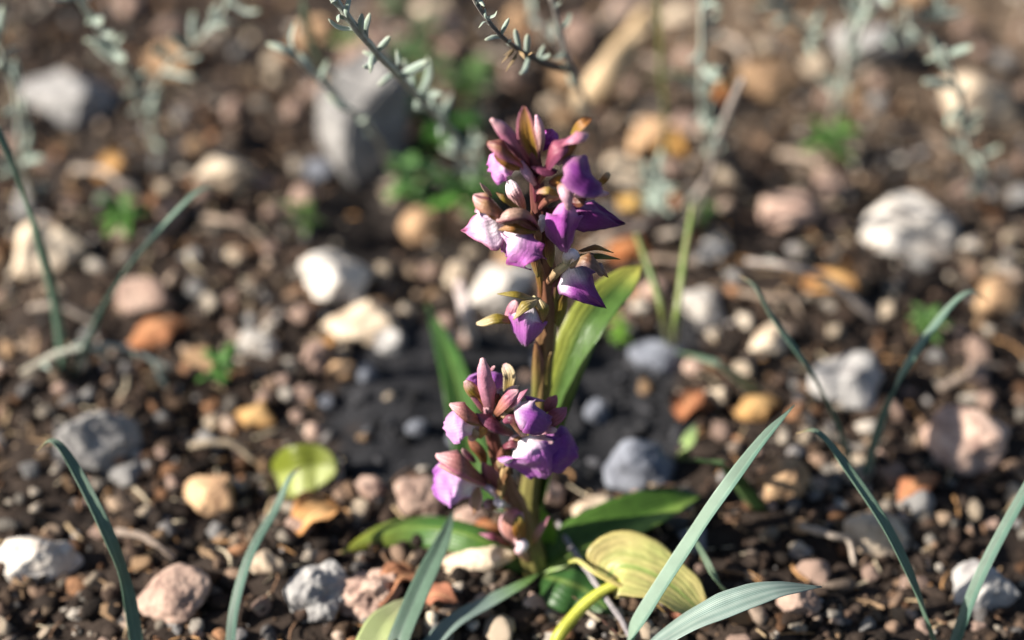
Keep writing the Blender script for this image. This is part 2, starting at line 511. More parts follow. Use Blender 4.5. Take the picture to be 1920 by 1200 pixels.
STONES = [
    # px, py, w, h, kind, label, kwargs
    (626, 517, 122, 78, 'white', 'lumpy white limestone lying alone on the bare dark soil', dict(angular=0.4, rough=0.4, dep=110)),
    (688, 604, 175, 105, 'cream', 'broad cream and grey stone just below the lumpy white limestone', dict(angular=0.8, tilt=-8, dep=90)),
    (792, 425, 84, 74, 'tan', 'rounded golden tan stone beneath the bright green seedling', dict(angular=0.35)),
    (737, 352, 52, 66, 'cream', 'small upright cream stone at the foot of the large tilted rock', dict(angular=0.5)),
    (640, 160, 84, 58, 'tan', 'tan oval stone to the upper left of the large tilted rock', dict(tilt=-18)),
    (588, 172, 52, 36, 'pink', 'pinkish stone beside the tan oval one', dict()),
    (832, 46, 86, 46, 'pink', 'long pinkish grey stone behind the dark green sprig', dict(tilt=22)),
    (795, 18, 52, 26, 'cream', 'small cream stone above the long pinkish grey one', dict()),
    (1228, 208, 66, 54, 'cream', 'bright cream stone right of the thick dead root', dict(angular=0.4)),
    (1212, 265, 60, 100, 'tan', 'tall tan stone below the bright cream one', dict(tilt=12)),
    (932, 540, 150, 84, 'white', 'pale angular stone behind the lower flowers of the tall orchid', dict(angular=0.9, tilt=-14)),
    (858, 524, 50, 84, 'cream', 'upright pale pointed stone left of the tall orchid stem', dict(angular=0.7, tilt=-16)),
    (884, 1052, 158, 60, 'cream', 'long cream stone with a clean edge left of the short orchid base', dict(tilt=-17, angular=0.35, dep=60, rough=0.12, sink=0.35)),
    (608, 1105, 118, 130, 'grey', 'big rough whitish grey rock with pits', dict(angular=0.6, rough=0.4, fine=0.12)),
    (694, 1112, 120, 100, 'pink', 'crumbly brownish conglomerate stone against the big rough rock', dict(angular=0.3, rough=0.45, fine=0.16)),
    (1197, 878, 128, 118, 'blue', 'big rounded grey boulder on the dark humus', dict(angular=0.3, tilt=-25)),
    (1040, 680, 96, 52, 'blue', 'flat blue grey stone on the dark humus', dict(angular=0.3)),
    (1236, 668, 108, 66, 'blue', 'wide slate grey stone at the upper corner of the dark humus', dict(angular=0.4)),
    (792, 930, 104, 92, 'pink', 'rounded beige stone left of the short orchid', dict(angular=0.3)),
    (692, 915, 64, 54, 'pink', 'dull brown stone at the left edge of the dark humus', dict()),
    (783, 802, 42, 36, 'blue', 'little slate pebble behind the left flower of the short orchid', dict(angular=0.3)),
    (686, 702, 46, 42, 'blue', 'little slate pebble in the far corner of the dark humus', dict(angular=0.3)),
    (862, 822, 50, 40, 'blue', 'slate pebble close behind the short orchid', dict(angular=0.3)),
    (884, 972, 70, 44, 'pink', 'flat beige stone under the lowest flower of the short orchid', dict()),
    (1030, 925, 70, 60, 'pink', 'beige stone right of the short orchid stem', dict(angular=0.4)),
    (1115, 965, 96, 60, 'cream', 'pale stone between the short orchid and its broad right leaf', dict(angular=0.4)),
    (1118, 775, 44, 58, 'blue', 'small slate stone right of the short orchid', dict(angular=0.4)),
    (1322, 578, 100, 62, 'white', 'whitish stone beside the thin green stalks', dict(angular=0.7, tilt=18)),
    (1342, 745, 46, 62, 'cream', 'upright cream pebble at the right edge of the dark humus', dict()),
    (1303, 690, 46, 40, 'pink', 'pinkish pebble beside the upright cream one', dict()),
    (1314, 762, 44, 44, 'rust', 'rust red pebble at the right edge of the dark humus', dict()),
    (588, 668, 52, 90, 'pink', 'pink brown stone below the broad cream and grey one', dict(angular=0.5)),
    (613, 752, 34, 34, 'blue', 'blue grey pebble right above the round green leaf', dict()),
    (588, 808, 46, 36, 'pink', 'pale pink pebble touching the round green leaf', dict()),
    (624, 885, 38, 66, 'white', 'white stone at the tip of the round green leaf', dict(tilt=16)),
    (1004, 1046, 38, 48, 'cream', 'small egg shaped cream pebble below the short orchid', dict(angular=0.2)),
    (1000, 1128, 60, 46, 'pink', 'flaky beige stone under the yellow stalk', dict()),
    (962, 152, 58, 50, 'pink', 'beige stone above the tip of the tall orchid', dict()),
    (904, 219, 44, 40, 'cream', 'yellowish pebble left of the tall orchid tip', dict(angular=0.2)),
    (1300, 1010, 60, 60, 'blue', 'dark slate stone in the shade of the pale blade', dict()),
    (642, 700, 60, 46, 'tan', 'tan stone half under the broad cream and grey one', dict()),
    (1080, 60, 80, 46, 'pink', 'pinkish stone behind the forked grey twig', dict()),
    (1290, 110, 54, 44, 'pink', 'dusty pink stone beside the upright leafy stalk', dict()),
    (600, 62, 84, 50, 'tan', 'warm tan stone behind the small drooping twig', dict(angular=0.5)),
    (690, 92, 110, 64, 'pink', 'brownish stone with a worn face above the large tilted rock', dict(angular=0.6, tilt=-12)),
    (985, 40, 96, 56, 'tan', 'brown tan stone between the two forks of the woody twig', dict(angular=0.6)),
    (1060, 150, 70, 64, 'tan', 'tan stone left of the thick dead root', dict(angular=0.5)),
    (1030, 200, 50, 44, 'cream', 'small cream stone right behind the orchid tip', dict(angular=0.4)),
    (1180, 20, 110, 50, 'pink', 'wide pale pink stone beyond the thick dead root', dict(angular=0.6)),
    (1275, 30, 84, 54, 'cream', 'pale broken stone beyond the olive stalk', dict(angular=0.8)),
    (1290, 240, 84, 60, 'pink', 'beige stone under the upright pale stalk', dict(angular=0.6)),
    (1180, 320, 96, 60, 'cream', 'peach coloured stone behind the right flowers of the tall orchid', dict(angular=0.5, tilt=14)),
    (1330, 470, 70, 50, 'grey', 'grey stone under the short thick bleached stick', dict(angular=0.7)),
    (1230, 545, 54, 46, 'pink', 'dull brown stone between the two thin stalks', dict(angular=0.5)),
    (1150, 420, 64, 46, 'pink', 'beige stone right of the dark purple pointed lip', dict(angular=0.5)),
    (600, 320, 70, 46, 'blue', 'dark slate stone left of the large tilted rock foot', dict(angular=0.5)),
    (950, 490, 64, 60, 'tan', 'orange tan stone close behind the tall orchid stem', dict(angular=0.4)),
    (735, 640, 66, 50, 'grey', 'grey stone tucked behind the broad cream and grey one', dict(angular=0.6)),
]
# sides of the frame
SIDE = [
    (130, 180, 170, 130, 'grey', 'wide grey rock far out beside the bent shrub', dict(angular=0.8)),
    (330, 120, 110, 70, 'tan', 'broad tan stone in front of the bent shrub', dict()),
    (420, 330, 130, 90, 'cream', 'cream block with broken corners left of the bare dark soil', dict(angular=0.9)),
    (90, 470, 150, 110, 'cream', 'thick cream boulder beside the long pale blades', dict(angular=0.6)),
    (270, 560, 110, 76, 'pink', 'pinkish boulder behind the rust red dead leaf', dict()),
    (480, 640, 90, 70, 'white', 'white broken stone left of the pink brown one', dict(angular=0.9)),
    (180, 820, 190, 130, 'grey', 'wide flat grey rock with a rough top', dict(angular=0.7, fine=0.1)),
    (400, 930, 120, 80, 'tan', 'tan block beside the wide flat grey rock', dict(angular=0.8)),
    (70, 1040, 150, 120, 'white', 'bulky white limestone below the wide flat grey rock', dict(angular=0.6, rough=0.35)),
    (330, 1120, 150, 90, 'pink', 'pinkish slab tilted against loose gravel', dict(tilt=-14)),
    (500, 1060, 70, 56, 'cream', 'cream pebble next to the pinkish slab', dict()),
    (1440, 150, 120, 80, 'tan', 'tan rock under the spreading grey shrub', dict(angular=0.7)),
    (1620, 90, 150, 100, 'grey', 'far grey rock behind the spreading grey shrub', dict(angular=0.8)),
    (1830, 200, 160, 120, 'cream', 'tall cream rock beyond the spreading grey shrub', dict(angular=0.8)),
    (1480, 400, 110, 80, 'pink', 'pinkish rock beside the bleached branch', dict()),
    (1700, 430, 180, 130, 'white', 'large white boulder with flat faces', dict(angular=0.9)),
    (1880, 560, 110, 90, 'tan', 'tan boulder beyond the large white one', dict()),
    (1440, 640, 90, 66, 'cream', 'cream stone right of the whitish one', dict()),
    (1590, 720, 150, 100, 'grey', 'grey stone with a hollowed top', dict(angular=0.5, rough=0.4)),
    (1800, 830, 170, 120, 'pink', 'bulging pinkish boulder with a smooth top', dict(angular=0.5)),
    (1470, 900, 100, 80, 'tan', 'golden tan stone beside the pale blade', dict()),
    (1640, 1010, 140, 90, 'cream', 'low cream stone in front of the bulging boulder', dict(angular=0.7)),
    (1840, 1110, 150, 110, 'grey', 'grey rock with sharp edges', dict(angular=0.95)),
    (1500, 1130, 90, 70, 'pink', 'dusty pink stone beside the ribbed leaf', dict()),
]
def slab(front, foot_py, back, kind, label, seed, turn=0.5):
    """an upright block: its near face drawn as an outline, given real thickness, weathered all over"""
    import bmesh
    y0 = G(front[0][0], foot_py).y
    def up(px, py, lean=0.0):
        k = FW + UP * ((600 - py) / FPX)
        d = (y0 - CAM.y) / k.y
        return W(px, py, d + lean)
    x0 = front[0][0]
    a = [up(px, py, (foot_py - py) * 0.00012 + (px - x0) * 0.00029 * turn) for px, py in front]
    off = RT * (back[0] * mpx(a[0])) + Vector((0, 0, back[1] * mpx(a[0]))) + Vector((0, back[2], 0))
    bm = bmesh.new()
    A = [bm.verts.new(v) for v in a]
    B = [bm.verts.new(v + off) for v in a]
    bm.faces.new(A)
    bm.faces.new(B[::-1])
    n = len(A)
    for i in range(n):
        bm.faces.new((A[i], B[i], B[(i + 1) % n], A[(i + 1) % n]))
    bmesh.ops.recalc_face_normals(bm, faces=bm.faces)
    bmesh.ops.bevel(bm, geom=list(bm.edges), offset=0.0018, segments=2, affect='EDGES')
    bmesh.ops.triangulate(bm, faces=bm.faces)
    for _ in range(4):
        bmesh.ops.subdivide_edges(bm, edges=[e for e in bm.edges if e.calc_length() > 0.0022], cuts=1)
        bmesh.ops.triangulate(bm, faces=bm.faces)
    bm.normal_update()
    for v in bm.verts:
        q = v.co
        v.co = q + v.normal * (noise.noise(q * 55 + Vector((seed, 0, 0))) * 0.0030 + noise.noise(q * 160) * 0.0014 + noise.noise(q * 420) * 0.0006)
    vs = [v.co.copy() for v in bm.verts]
    bm.verts.index_update()
    fs = [[v.index for v in f.verts] for f in bm.faces]
    bm.free()
    return tag(mesh_obj('stone', vs, fs, SM[kind], origin=a[-1]), label, 'stone')
slab([(648, 236), (742, 138), (768, 158), (772, 300), (742, 362), (660, 356), (640, 300)], 362, (-58, 24, 0.028), 'grey', 'large tilted grey rock with a pale upper left ridge behind the leafy twig', 3, 0.8)

for i, (px, py, w, h, k, lab, kw) in enumerate(STONES + SIDE):
    stone(px, py, w, h, k, lab, 100 + i, **kw)

# loose pebbles, each its own: alike ones share a label and a group
def near_stones(px, py):
    for s in STONES + SIDE + [(700, 245, 160, 230)]:
        if abs(px - s[0]) < s[2] * 0.55 and abs(py - s[1]) < s[3] * 0.55:
            return True
    return False

PEB = {}
for k in ('tan', 'pink', 'cream', 'grey'):
    PEB[k] = []
    for q in range(5):
        vs = stone_shape(500 + q * 7 + len(k), ICO25, 0.45 + 0.13 * q, 0.35, 0.09)
        me = bpy.data.meshes.new('pebble')
        me.from_pydata([tuple(v) for v in vs], [], ICO25[1])
        me.materials.append(SM[k])
        me.polygons.foreach_set('use_smooth', [True] * len(me.polygons))
        PEB[k].append(me)
MARKS = [(700, 250, 'large tilted grey rock')]
for s_ in STONES + SIDE:
    if s_[2] < 60: continue
    ws = s_[5].split()
    k_ = next((i for i, w_ in enumerate(ws) if i > 1 and w_ in ('with', 'lying', 'just', 'beneath', 'at', 'to', 'beside', 'behind', 'above', 'right', 'left', 'below', 'on', 'under', 'against', 'between', 'close', 'in', 'half', 'of', 'far', 'tilted', 'next', 'beyond', 'around', 'touching')), len(ws))
    if k_ > 2: MARKS.append((s_[0], s_[1], ' '.join(ws[:k_])))
rp = random.Random(31)
cnt = 0
taken = []
while cnt < 290:
    px, py = rp.uniform(-20, 1940), rp.uniform(-10, 1215)
    z1, z2 = zone(px, py)
    if rp.random() > min(1, 0.10 + z1) * (0.12 + 0.88 * z2) or near_stones(px, py):
        continue
    r = rp.uniform(17, 36) if rp.random() < 0.7 else rp.uniform(34, 56)
    if any(abs(px - a) < (r + c) * 0.6 and abs(py - b) < (r + c) * 0.5 for a, b, c in taken):
        continue
    if z1 < 0.5: r *= 0.7
    taken.append((px, py, r))
    k = rp.choice(['tan', 'pink', 'pink', 'cream', 'grey'])
    p = G(px, py)
    m = mpx(p) * r * 0.62
    o = bpy.data.objects.new('pebble', rp.choice(PEB[k]))
    s = (m * rp.uniform(0.9, 1.5), m * rp.uniform(0.7, 1.1), m * rp.uniform(0.55, 0.95))
    place(o, p + Vector((0, 0, s[2] * 0.42)))
    o.scale = s
    o.rotation_euler = (rp.uniform(-.5, .5), rp.uniform(-.5, .5), rp.uniform(0, 6.28))
    mk = min(MARKS, key=lambda q: math.hypot(q[0] - px, q[1] - py))[2]
    nm = {'tan': 'tan', 'pink': 'pinkish brown', 'cream': 'cream', 'grey': 'grey'}[k]
    sz = 'tiny' if r < 24 else 'small' if r < 36 else 'chunky'
    tag(o, '%s %s pebble lying loose near the %s' % (sz, nm, mk), 'pebble', '%s %s pebbles near the %s' % (sz, nm, mk))
    cnt += 1

# gravel and crumbs between them: nobody could count it
def make_gravel():
    small = [np.array([tuple(q) for q in stone_shape(700 + i, ICO0, 0.5 + 0.04 * i, 0.35, 0.1)]) for i in range(10)]
    big = [np.array([tuple(q) for q in stone_shape(720 + i, ICO1, 0.5 + 0.04 * i, 0.35, 0.12)]) for i in range(10)]
    fs, fb = np.array(ICO0[1]), np.array(ICO1[1])
    base = 0
    V, F, C = [], [], []
    pal = [(0.05, 0.035, 0.027)] * 6 + [(0.085, 0.055, 0.04)] * 5 + [(0.36, 0.26, 0.18), (0.42, 0.32, 0.25), (0.48, 0.41, 0.33), (0.30, 0.20, 0.14), (0.27, 0.25, 0.24), (0.55, 0.49, 0.42), (0.22, 0.14, 0.09), (0.33, 0.17, 0.09)]
    rg = random.Random(77)
    n = 0
    tries = 0
    while n < 13500 and tries < 80000:
        tries += 1
        if tries % 3 == 0:      # finer cover
            x, y = rg.uniform(-0.48, 0.48), rg.uniform(-0.16, 0.76)
        else:
            p = G(rg.uniform(-60, 1980), rg.uniform(-30, 1240)); x, y = p.x, p.y
        px, py = pix(Vector((x, y, 0)))
        z1, z2 = zone(px, py)
        if rg.random() > (0.30 + 0.70 * z1) * (0.25 + 0.75 * z2):
            continue
        clump = 0.5 + 0.5 * noise.noise((x * 16, y * 16, 6.0))
        if rg.random() > 0.06 + 1.5 * clump ** 1.8:
            continue
        r = 0.0009 + 0.0042 * rg.random() ** 2.6
        if z1 < 0.4 or z2 < 0.4: r *= 0.75
        c = rg.choice(pal)
        k = 0.22 + 0.85 * rg.random() ** 1.6
        if z1 < 0.4: c = rg.choice([(0.05, 0.05, 0.055), (0.03, 0.03, 0.034), (0.09, 0.09, 0.10)])  # gravel inside the painted shade gets dark greys too
        sc_ = np.array([rg.uniform(0.8, 1.6), rg.uniform(0.7, 1.1), rg.uniform(0.55, 0.95)]) * r
        bigone = r > 0.0019
        v0 = rg.choice(big if bigone else small)
        f0 = fb if bigone else fs
        v = v0 * sc_
        R = np.array(Matrix.Rotation(rg.uniform(0, 6.28), 3, 'Z') @ Matrix.Rotation(rg.uniform(-.6, .6), 3, 'X'))
        v = v @ R.T + np.array([x, y, hz(x, y) + r * 0.35])
        V.append(v); F.append(f0 + base); base += len(v0); C.append(np.tile(np.array(c) * k, (len(v0), 1)))
        n += 1
    o = mesh_obj('gravel', np.concatenate(V).tolist(), np.concatenate(F).tolist(), M_GRAVEL, origin=(0, 0, 0), cols=np.concatenate(C))
    o['kind'] = 'stuff'
    tag(o, 'fine mixed gravel and crumbs strewn over the soil', 'gravel')
make_gravel()

def make_litter():
    """dry straw and leaf crumbs lying about"""
    rg = random.Random(99)
    V, F, C = [], [], []
    nv = 0
    n = 0
    while n < 900:
        px, py = rg.uniform(-40, 1960), rg.uniform(-20, 1220)
        z1, z2 = zone(px, py)
        if rg.random() > (0.04 + z1) * (0.25 + z2) * (1.0 if px > 1080 and py < 500 else 0.55):
            continue
        p = G(px, py)
        L = rg.uniform(0.004, 0.020); r = rg.uniform(0.00025, 0.0007)
        a = rg.uniform(0, 6.28); el = rg.uniform(-0.1, 0.35)
        d = Vector((math.cos(a) * math.cos(el), math.sin(a) * math.cos(el), math.sin(el)))
        s = Vector((-math.sin(a), math.cos(a), 0)); u = d.cross(s)
        bow = rg.uniform(-0.2, 0.2) * L
        c = rg.choice([(0.42, 0.31, 0.19), (0.30, 0.20, 0.12), (0.5, 0.42, 0.3), (0.22, 0.13, 0.08), (0.36, 0.2, 0.09)])
        z0 = Vector((0, 0, 0.002 + max(0, -d.z * L / 2)))
        for i in range(4):
            t = i / 3 - 0.5
            cc = p + z0 + d * (t * L) + s * (bow * (1 - 4 * t * t))
            for k in range(4):
                w = k * math.pi / 2
                V.append(cc + (s * math.cos(w) * rg.uniform(.8, 2) + u * math.sin(w)) * r)
                C.append(c)
        for i in range(3):
            for k in range(4):
                F.append((nv + i * 4 + k, nv + i * 4 + (k + 1) % 4, nv + i * 4 + 4 + (k + 1) % 4, nv + i * 4 + 4 + k))
        F.append((nv, nv + 1, nv + 2, nv + 3)); F.append((nv + 12, nv + 13, nv + 14, nv + 15))
        nv += 16
        n += 1
    o = mesh_obj('plant_litter', V, F, M_GRAVEL, origin=(0, 0, 0), cols=C)
    o['kind'] = 'stuff'
    tag(o, 'dry straw and crumbled plant litter strewn over the soil', 'litter')
make_litter()

# ------------------------------------------------------------------ the two orchids
WHITE = (0.86, 0.78, 0.83); PINK = (0.60, 0.24, 0.50); LILAC = (0.46, 0.14, 0.48); PURPLE = (0.25, 0.035, 0.28); DEEP = (0.11, 0.008, 0.13)
MAGENTA = (0.20, 0.012, 0.14); MAROON = (0.095, 0.018, 0.034); BROWN = (0.165, 0.066, 0.032); TANB = (0.30, 0.165, 0.085); OLIVE = (0.20, 0.15, 0.020)
ROSE = (0.36, 0.115, 0.185); PALE = (0.60, 0.36, 0.38); CREAM = (0.52, 0.42, 0.26); ORANGE = (0.27, 0.115, 0.022); GREEN = (0.10, 0.20, 0.03)

class Orchid:
    def __init__(self, base_px, stem_pts, radii, label, name='orchid'):
        self.base = G(*base_px)
        top = stem_pts[0]
        self.y0, self.y1 = top[1], base_px[1]
        # the stem stands upright from its base: depth follows from the height of each point
        self.root = empty(name, self.base, label, 'orchid')
        path = [self.at(*p) for p in stem_pts] + [self.base + Vector((0, 0, -0.004))]
        self.path = path
        d = mpx(path[len(path) // 2])
        self.d = d
        self.stem = tube('stem', path, [r * d for r in radii], M_STEM, self.root, n=60, sides=28, ribs=7, bumps=0.18, freq=110,
                         colfn=lambda u, w: mixc(mixc((0.10, 0.025, 0.035), (0.17, 0.075, 0.045), sm(0.0, 0.4, u)), (0.17, 0.16, 0.05), sm(0.45, 0.95, u)))  # purple brown at the top, with the shadow there painted in darker
    def axis_depth(self, py):
        # depth of the upright plane through the base that faces the camera
        q = (600 - py) / FPX
        k = FW + UP * q
        t = (self.base.y - CAM.y) / k.y
        return t
    def at(self, px, py, off=0.0):
        return W(px, py, self.axis_depth(py) - off * 0.001)
    def part(self, name, p0, p1, w, face, colfn, parent=None, bow=0.0, mid=None, mat=None, **kw):
        a, b = self.at(*p0), self.at(*p1)
        f = cvec(*face)
        if mid is not None:
            path = [a] + [self.at(*m) for m in (mid if isinstance(mid, list) else [mid])] + [b]
        elif bow:
            L = (b - a).length
            path = [a, (a + b) / 2 + f * bow * L, b]
        else:
            path = [a, b]
        Orchid.n += 1
        kw.setdefault('pucker', 0.11 if name == 'lip' else 0.07)
        if name == 'lip': kw.setdefault('nu', 22); kw.setdefault('nv', 13)
        return ribbon(name, path, w * self.d, f, mat or (M_PETAL if name == 'lip' else M_SEPAL), parent or self.root, colfn, seed=Orchid.n, **kw)
    def bud(self, name, pts, radii, colfn, parent=None, mat=None, **kw):
        Orchid.n += 1
        return tube(name, [self.at(*p) for p in pts], [r * self.d for r in radii], mat or M_SEPAL, parent or self.root, colfn, seed=Orchid.n, sides=14, **kw)
    def flower(self, pts, r=6.5, cols=((0.16, 0.05, 0.05), (0.25, 0.13, 0.06))):
        """the ribbed ovary that carries a flower; everything else of the flower is its child"""
        Orchid.n += 1
        return tube('flower', [self.at(*p) for p in pts], [r * 0.8 * self.d, r * self.d, r * 1.05 * self.d, r * 0.8 * self.d], M_STEM, self.root,
                    grad(*cols), ribs=6, sides=14, seed=Orchid.n)
Orchid.n = 0

def lipcol(base, mid, tip, rim=None, keel=None, right=None):
    def f(u, v):
        c = mixc(base, mid, sm(0.12, 0.6, u + 0.10 * abs(v) + 0.12 * math.sin(v * 5)))
        c = mixc(c, tip, sm(0.5, 1.0, u))
        if right: c = mixc(c, right, sm(-0.1, 0.5, -v) * 0.85)  # right half darker: the shaded side painted into the lip colour
        if keel: c = mixc(keel, c, sm(0.0, 0.3, abs(v)))
        if rim: c = mixc(c, rim, max(sm(0.78, 1.0, abs(v)), sm(0.88, 1.0, u)))
        return c
    return f

# ---- the tall orchid
T = Orchid((990, 1003), [(1004, 286, 0), (1008, 350, 0), (1014, 420, 0), (1022, 500, 0), (1027, 560, 0), (1023, 640, 0), (1008, 800, 0), (994, 930, 0)],
           [8, 13, 16, 18, 19, 18, 17, 18, 20], 'tall orchid spike with purple lips and brown hoods rising above the shorter one')
# top buds
T.bud('bud', [(992, 316, 1), (974, 282, 5), (946, 246, 7), (922, 224, 8)], [7, 13, 17, 14, 5], grad(MAROON, (0.26, 0.10, 0.13), (0.40, 0.15, 0.25), PALE), flat=0.8, ribs=5)
T.part('sepal', (1003, 296, 5), (983, 199, 6), 36, (-0.35, 0, 1), grad(OLIVE, (0.30, 0.16, 0.03), BROWN, edge=ROSE, e0=0.55, mid=(0.10, 0.05, 0.015), mw=0.12), mid=(990, 250, 9), cup=-0.45, prof='sepal')
T.bud('bud', [(1009, 292, -3), (1012, 258, -5), (1010, 232, -6), (1006, 217, -6)], [7, 12, 12, 8, 4], grad(TANB, PALE, (0.62, 0.36, 0.46)), flat=0.8)
T.part('petal', (1014, 282, -6), (1040, 246, -8), 34, (-0.2, 0.1, 1), grad(MAGENTA, (0.36, 0.04, 0.34), LILAC, edge=MAGENTA), wave=0.3, prof='fan')
T.part('bract', (1002, 330, 4), (990, 268, 6), 22, (-0.5, 0.1, 1), grad(MAROON, (0.2, 0.08, 0.09), ROSE), cup=0.4)
# upper left flower
f = T.flower([(1002, 340, 1), (990, 320, 5), (978, 308, 7)], 6)
T.part('sepal', (984, 312, 7), (914, 267, 11), 40, (-0.35, 0.55, 0.8), grad(ORANGE, BROWN, (0.30, 0.13, 0.09), edge=ROSE, e0=0.55, mid=MAROON, mw=0.12), f, mid=(946, 275, 13), cup=0.55, prof='sepal')
T.part('petal', (982, 314, 8), (926, 290, 13), 28, (-0.2, 0.1, 1), grad(OLIVE, ORANGE, BROWN), f, mid=(955, 302, 14), cup=0.3, prof='sepal')
T.part('lip', (968, 304, 5), (917, 318, 9), 64, (-0.45, 0.1, 0.9), lipcol(WHITE, (0.70, 0.34, 0.66), (0.62, 0.24, 0.58), rim=(0.5, 0.14, 0.44)), f, mid=(940, 305, 10), cup=0.35, wave=0.3, wn_=2, rag=0.6, prof='fan')
T.bud('spur', [(975, 304, 8), (986, 322, 9), (1003, 346, 8)], [6, 8, 8, 4], grad((0.55, 0.36, 0.5), (0.48, 0.3, 0.46), PALE), f)
# upper right flower
f = T.flower([(1008, 345, 2), (1020, 325, 8), (1032, 308, 10)], 6)
T.part('petal', (1022, 312, 9), (1066, 262, 12), 40, (-0.45, 0.45, 0.8), grad(MAROON, (0.26, 0.06, 0.10), ROSE, edge=(0.36, 0.1, 0.2)), f, mid=(1036, 276, 15), cup=0.6, prof='blunt')
T.part('sepal', (1050, 276, 11), (1103, 250, 15), 30, (0.05, 0.75, 0.65), grad(BROWN, ROSE, (0.60, 0.26, 0.36), PALE), f, mid=(1076, 252, 17), cup=0.6, prof='blunt')
T.part('sepal', (1072, 256, 7), (1109, 222, 5), 20, (-0.3, 0.4, 0.9), grad(OLIVE, ORANGE, BROWN), f, mid=(1092, 234, 8), cup=-0.4, prof='sepal')
T.bud('column', [(1046, 306, 11), (1062, 292, 13), (1072, 272, 14), (1082, 258, 13)], [6, 7, 8, 5], grad((0.45, 0.33, 0.42), TANB, ORANGE, (0.42, 0.2, 0.1)), f)
T.part('lip', (1060, 292, 12), (1131, 351, 16), 74, (0.0, 0.55, 0.85), lipcol((0.44, 0.2, 0.32), (0.19, 0.025, 0.22), (0.13, 0.015, 0.20), rim=(0.40, 0.15, 0.36)), f, mid=[(1080, 300, 18), (1108, 328, 20)], cup=0.75, prof=[.28, .58, .88, 1, 1, .9, .68, .36], nu=22, nv=13)
T.part('petal', (1124, 346, 9), (1142, 324, 8), 13, (0, 0.2, 1), grad(OLIVE, ORANGE, CREAM), f, cup=0.3, prof='blunt')
T.part('bract', (1046, 320, 11), (996, 313, 13), 24, (0, 0.7, 0.75), grad(MAROON, (0.24, 0.06, 0.12), ROSE), cup=0.6)
T.part('bract', (1030, 342, 8), (1058, 330, 12), 22, (-0.2, 0.3, 1), grad(MAROON, ORANGE, OLIVE), cup=0.5, prof='blunt')
# middle right flowers
f = T.flower([(1012, 390, 2), (1032, 372, 9), (1052, 366, 12)], 7)
T.part('sepal', (1050, 362, 11), (1002, 358, 10), 18, (0, 0.6, 0.8), grad(OLIVE, (0.32, 0.22, 0.06), ROSE), f, mid=(1026, 354, 13), cup=0.5, prof='blunt', wave=0.2)
T.part('sepal', (1078, 364, 11), (1142, 362, 10), 26, (0.05, 0.7, 0.7), grad(PALE, (0.66, 0.42, 0.42), (0.58, 0.3, 0.36)), f, mid=(1108, 354, 14), cup=0.6, prof='sepal')
T.part('sepal', (1080, 354, 9), (1114, 347, 10), 13, (0, 0.7, 0.7), grad(OLIVE, TANB, PALE), f, cup=0.4)
T.part('petal', (1072, 374, 12), (1098, 370, 14), 26, (0.2, 0.5, 0.85), grad(MAROON, BROWN, MAROON), f, cup=0.7, prof='blunt')
T.bud('hood', [(1052, 350, 13), (1060, 360, 18), (1064, 376, 20), (1066, 392, 20)], [8, 12, 12, 8, 4], grad(TANB, (0.62, 0.36, 0.44), (0.6, 0.34, 0.44), PALE), f)
T.part('lip', (1062, 378, 14), (1064, 473, 17), 70, (0, 0.15, 1), lipcol(PINK, (0.33, 0.055, 0.33), (0.25, 0.03, 0.27), rim=(0.46, 0.17, 0.44), keel=DEEP), f, mid=[(1061, 405, 20), (1060, 440, 21)], fold=0.75, cup=0.25, wave=0.14, rag=0.25, prof=[.38, .68, .9, 1, 1, .96, .8, .4], nu=24, nv=15)
f = T.flower([(1016, 400, -1), (1045, 392, 2), (1072, 388, 4)], 7)
T.part('lip', (1070, 382, 6), (1169, 421, 4), 70, (0.3, 0.35, 0.9), lipcol((0.34, 0.1, 0.28), (0.18, 0.02, 0.16), (0.14, 0.012, 0.13), rim=(0.10, 0.01, 0.09)), f, mid=(1115, 398, 11), cup=0.35, fold=0.2, prof='point', nu=22, nv=13)
# middle left flowers
f = T.flower([(1004, 440, 1), (976, 418, 7), (952, 405, 9)], 7)
T.part('sepal', (956, 410, 9), (888, 366, 13), 46, (-0.2, 0.6, 0.8), grad(BROWN, BROWN, TANB, PALE, edge=(0.30, 0.14, 0.10), mid=MAROON, mw=0.1), f, mid=(920, 376, 16), cup=0.6, prof='blunt')
T.part('petal', (960, 414, 11), (902, 386, 17), 24, (-0.1, 0.0, 1), grad(OLIVE, ORANGE, BROWN, mid=MAROON), f, mid=(928, 400, 17), cup=0.3)
T.part('sepal', (974, 390, 7), (930, 361, 10), 16, (0.1, 0.5, 0.85), grad((0.2, 0.22, 0.03), OLIVE, BROWN), f, mid=(950, 372, 12), cup=0.5)
T.part('sepal', (980, 398, -4), (954, 338, -5), 28, (-0.3, 0.1, 1), grad(TANB, PALE, WHITE), f, mid=(964, 366, -1), cup=0.4, prof='blunt')
T.part('sepal', (922, 368, 2), (900, 343, 2), 10, (0, 0.4, 1), grad(BROWN, CREAM, PALE), f)
T.part('lip', (942, 412, 6), (865, 433, 9), 90, (-0.42, 0.22, 0.9), lipcol(WHITE, (0.82, 0.58, 0.76), (0.55, 0.18, 0.38), rim=(0.36, 0.08, 0.18)), f, mid=(905, 420, 12), cup=0.3, fold=0.15, wave=0.10, prof='point', nu=22, nv=13)
f = T.flower([(1010, 452, 4), (1008, 436, 10), (1000, 426, 13)], 7)
T.part('sepal', (1010, 426, 12), (931, 412, 18), 32, (0.0, 0.75, 0.7), grad(BROWN, (0.28, 0.16, 0.11), (0.40, 0.26, 0.20), PALE, edge=MAROON), f, mid=[(988, 396, 18), (955, 396, 21)], cup=0.6, prof='blunt')
T.part('petal', (1008, 430, 14), (942, 420, 20), 22, (0.0, 0.35, 0.95), grad(MAROON, BROWN, (0.30, 0.17, 0.13)), f, mid=(975, 408, 22), cup=0.6)
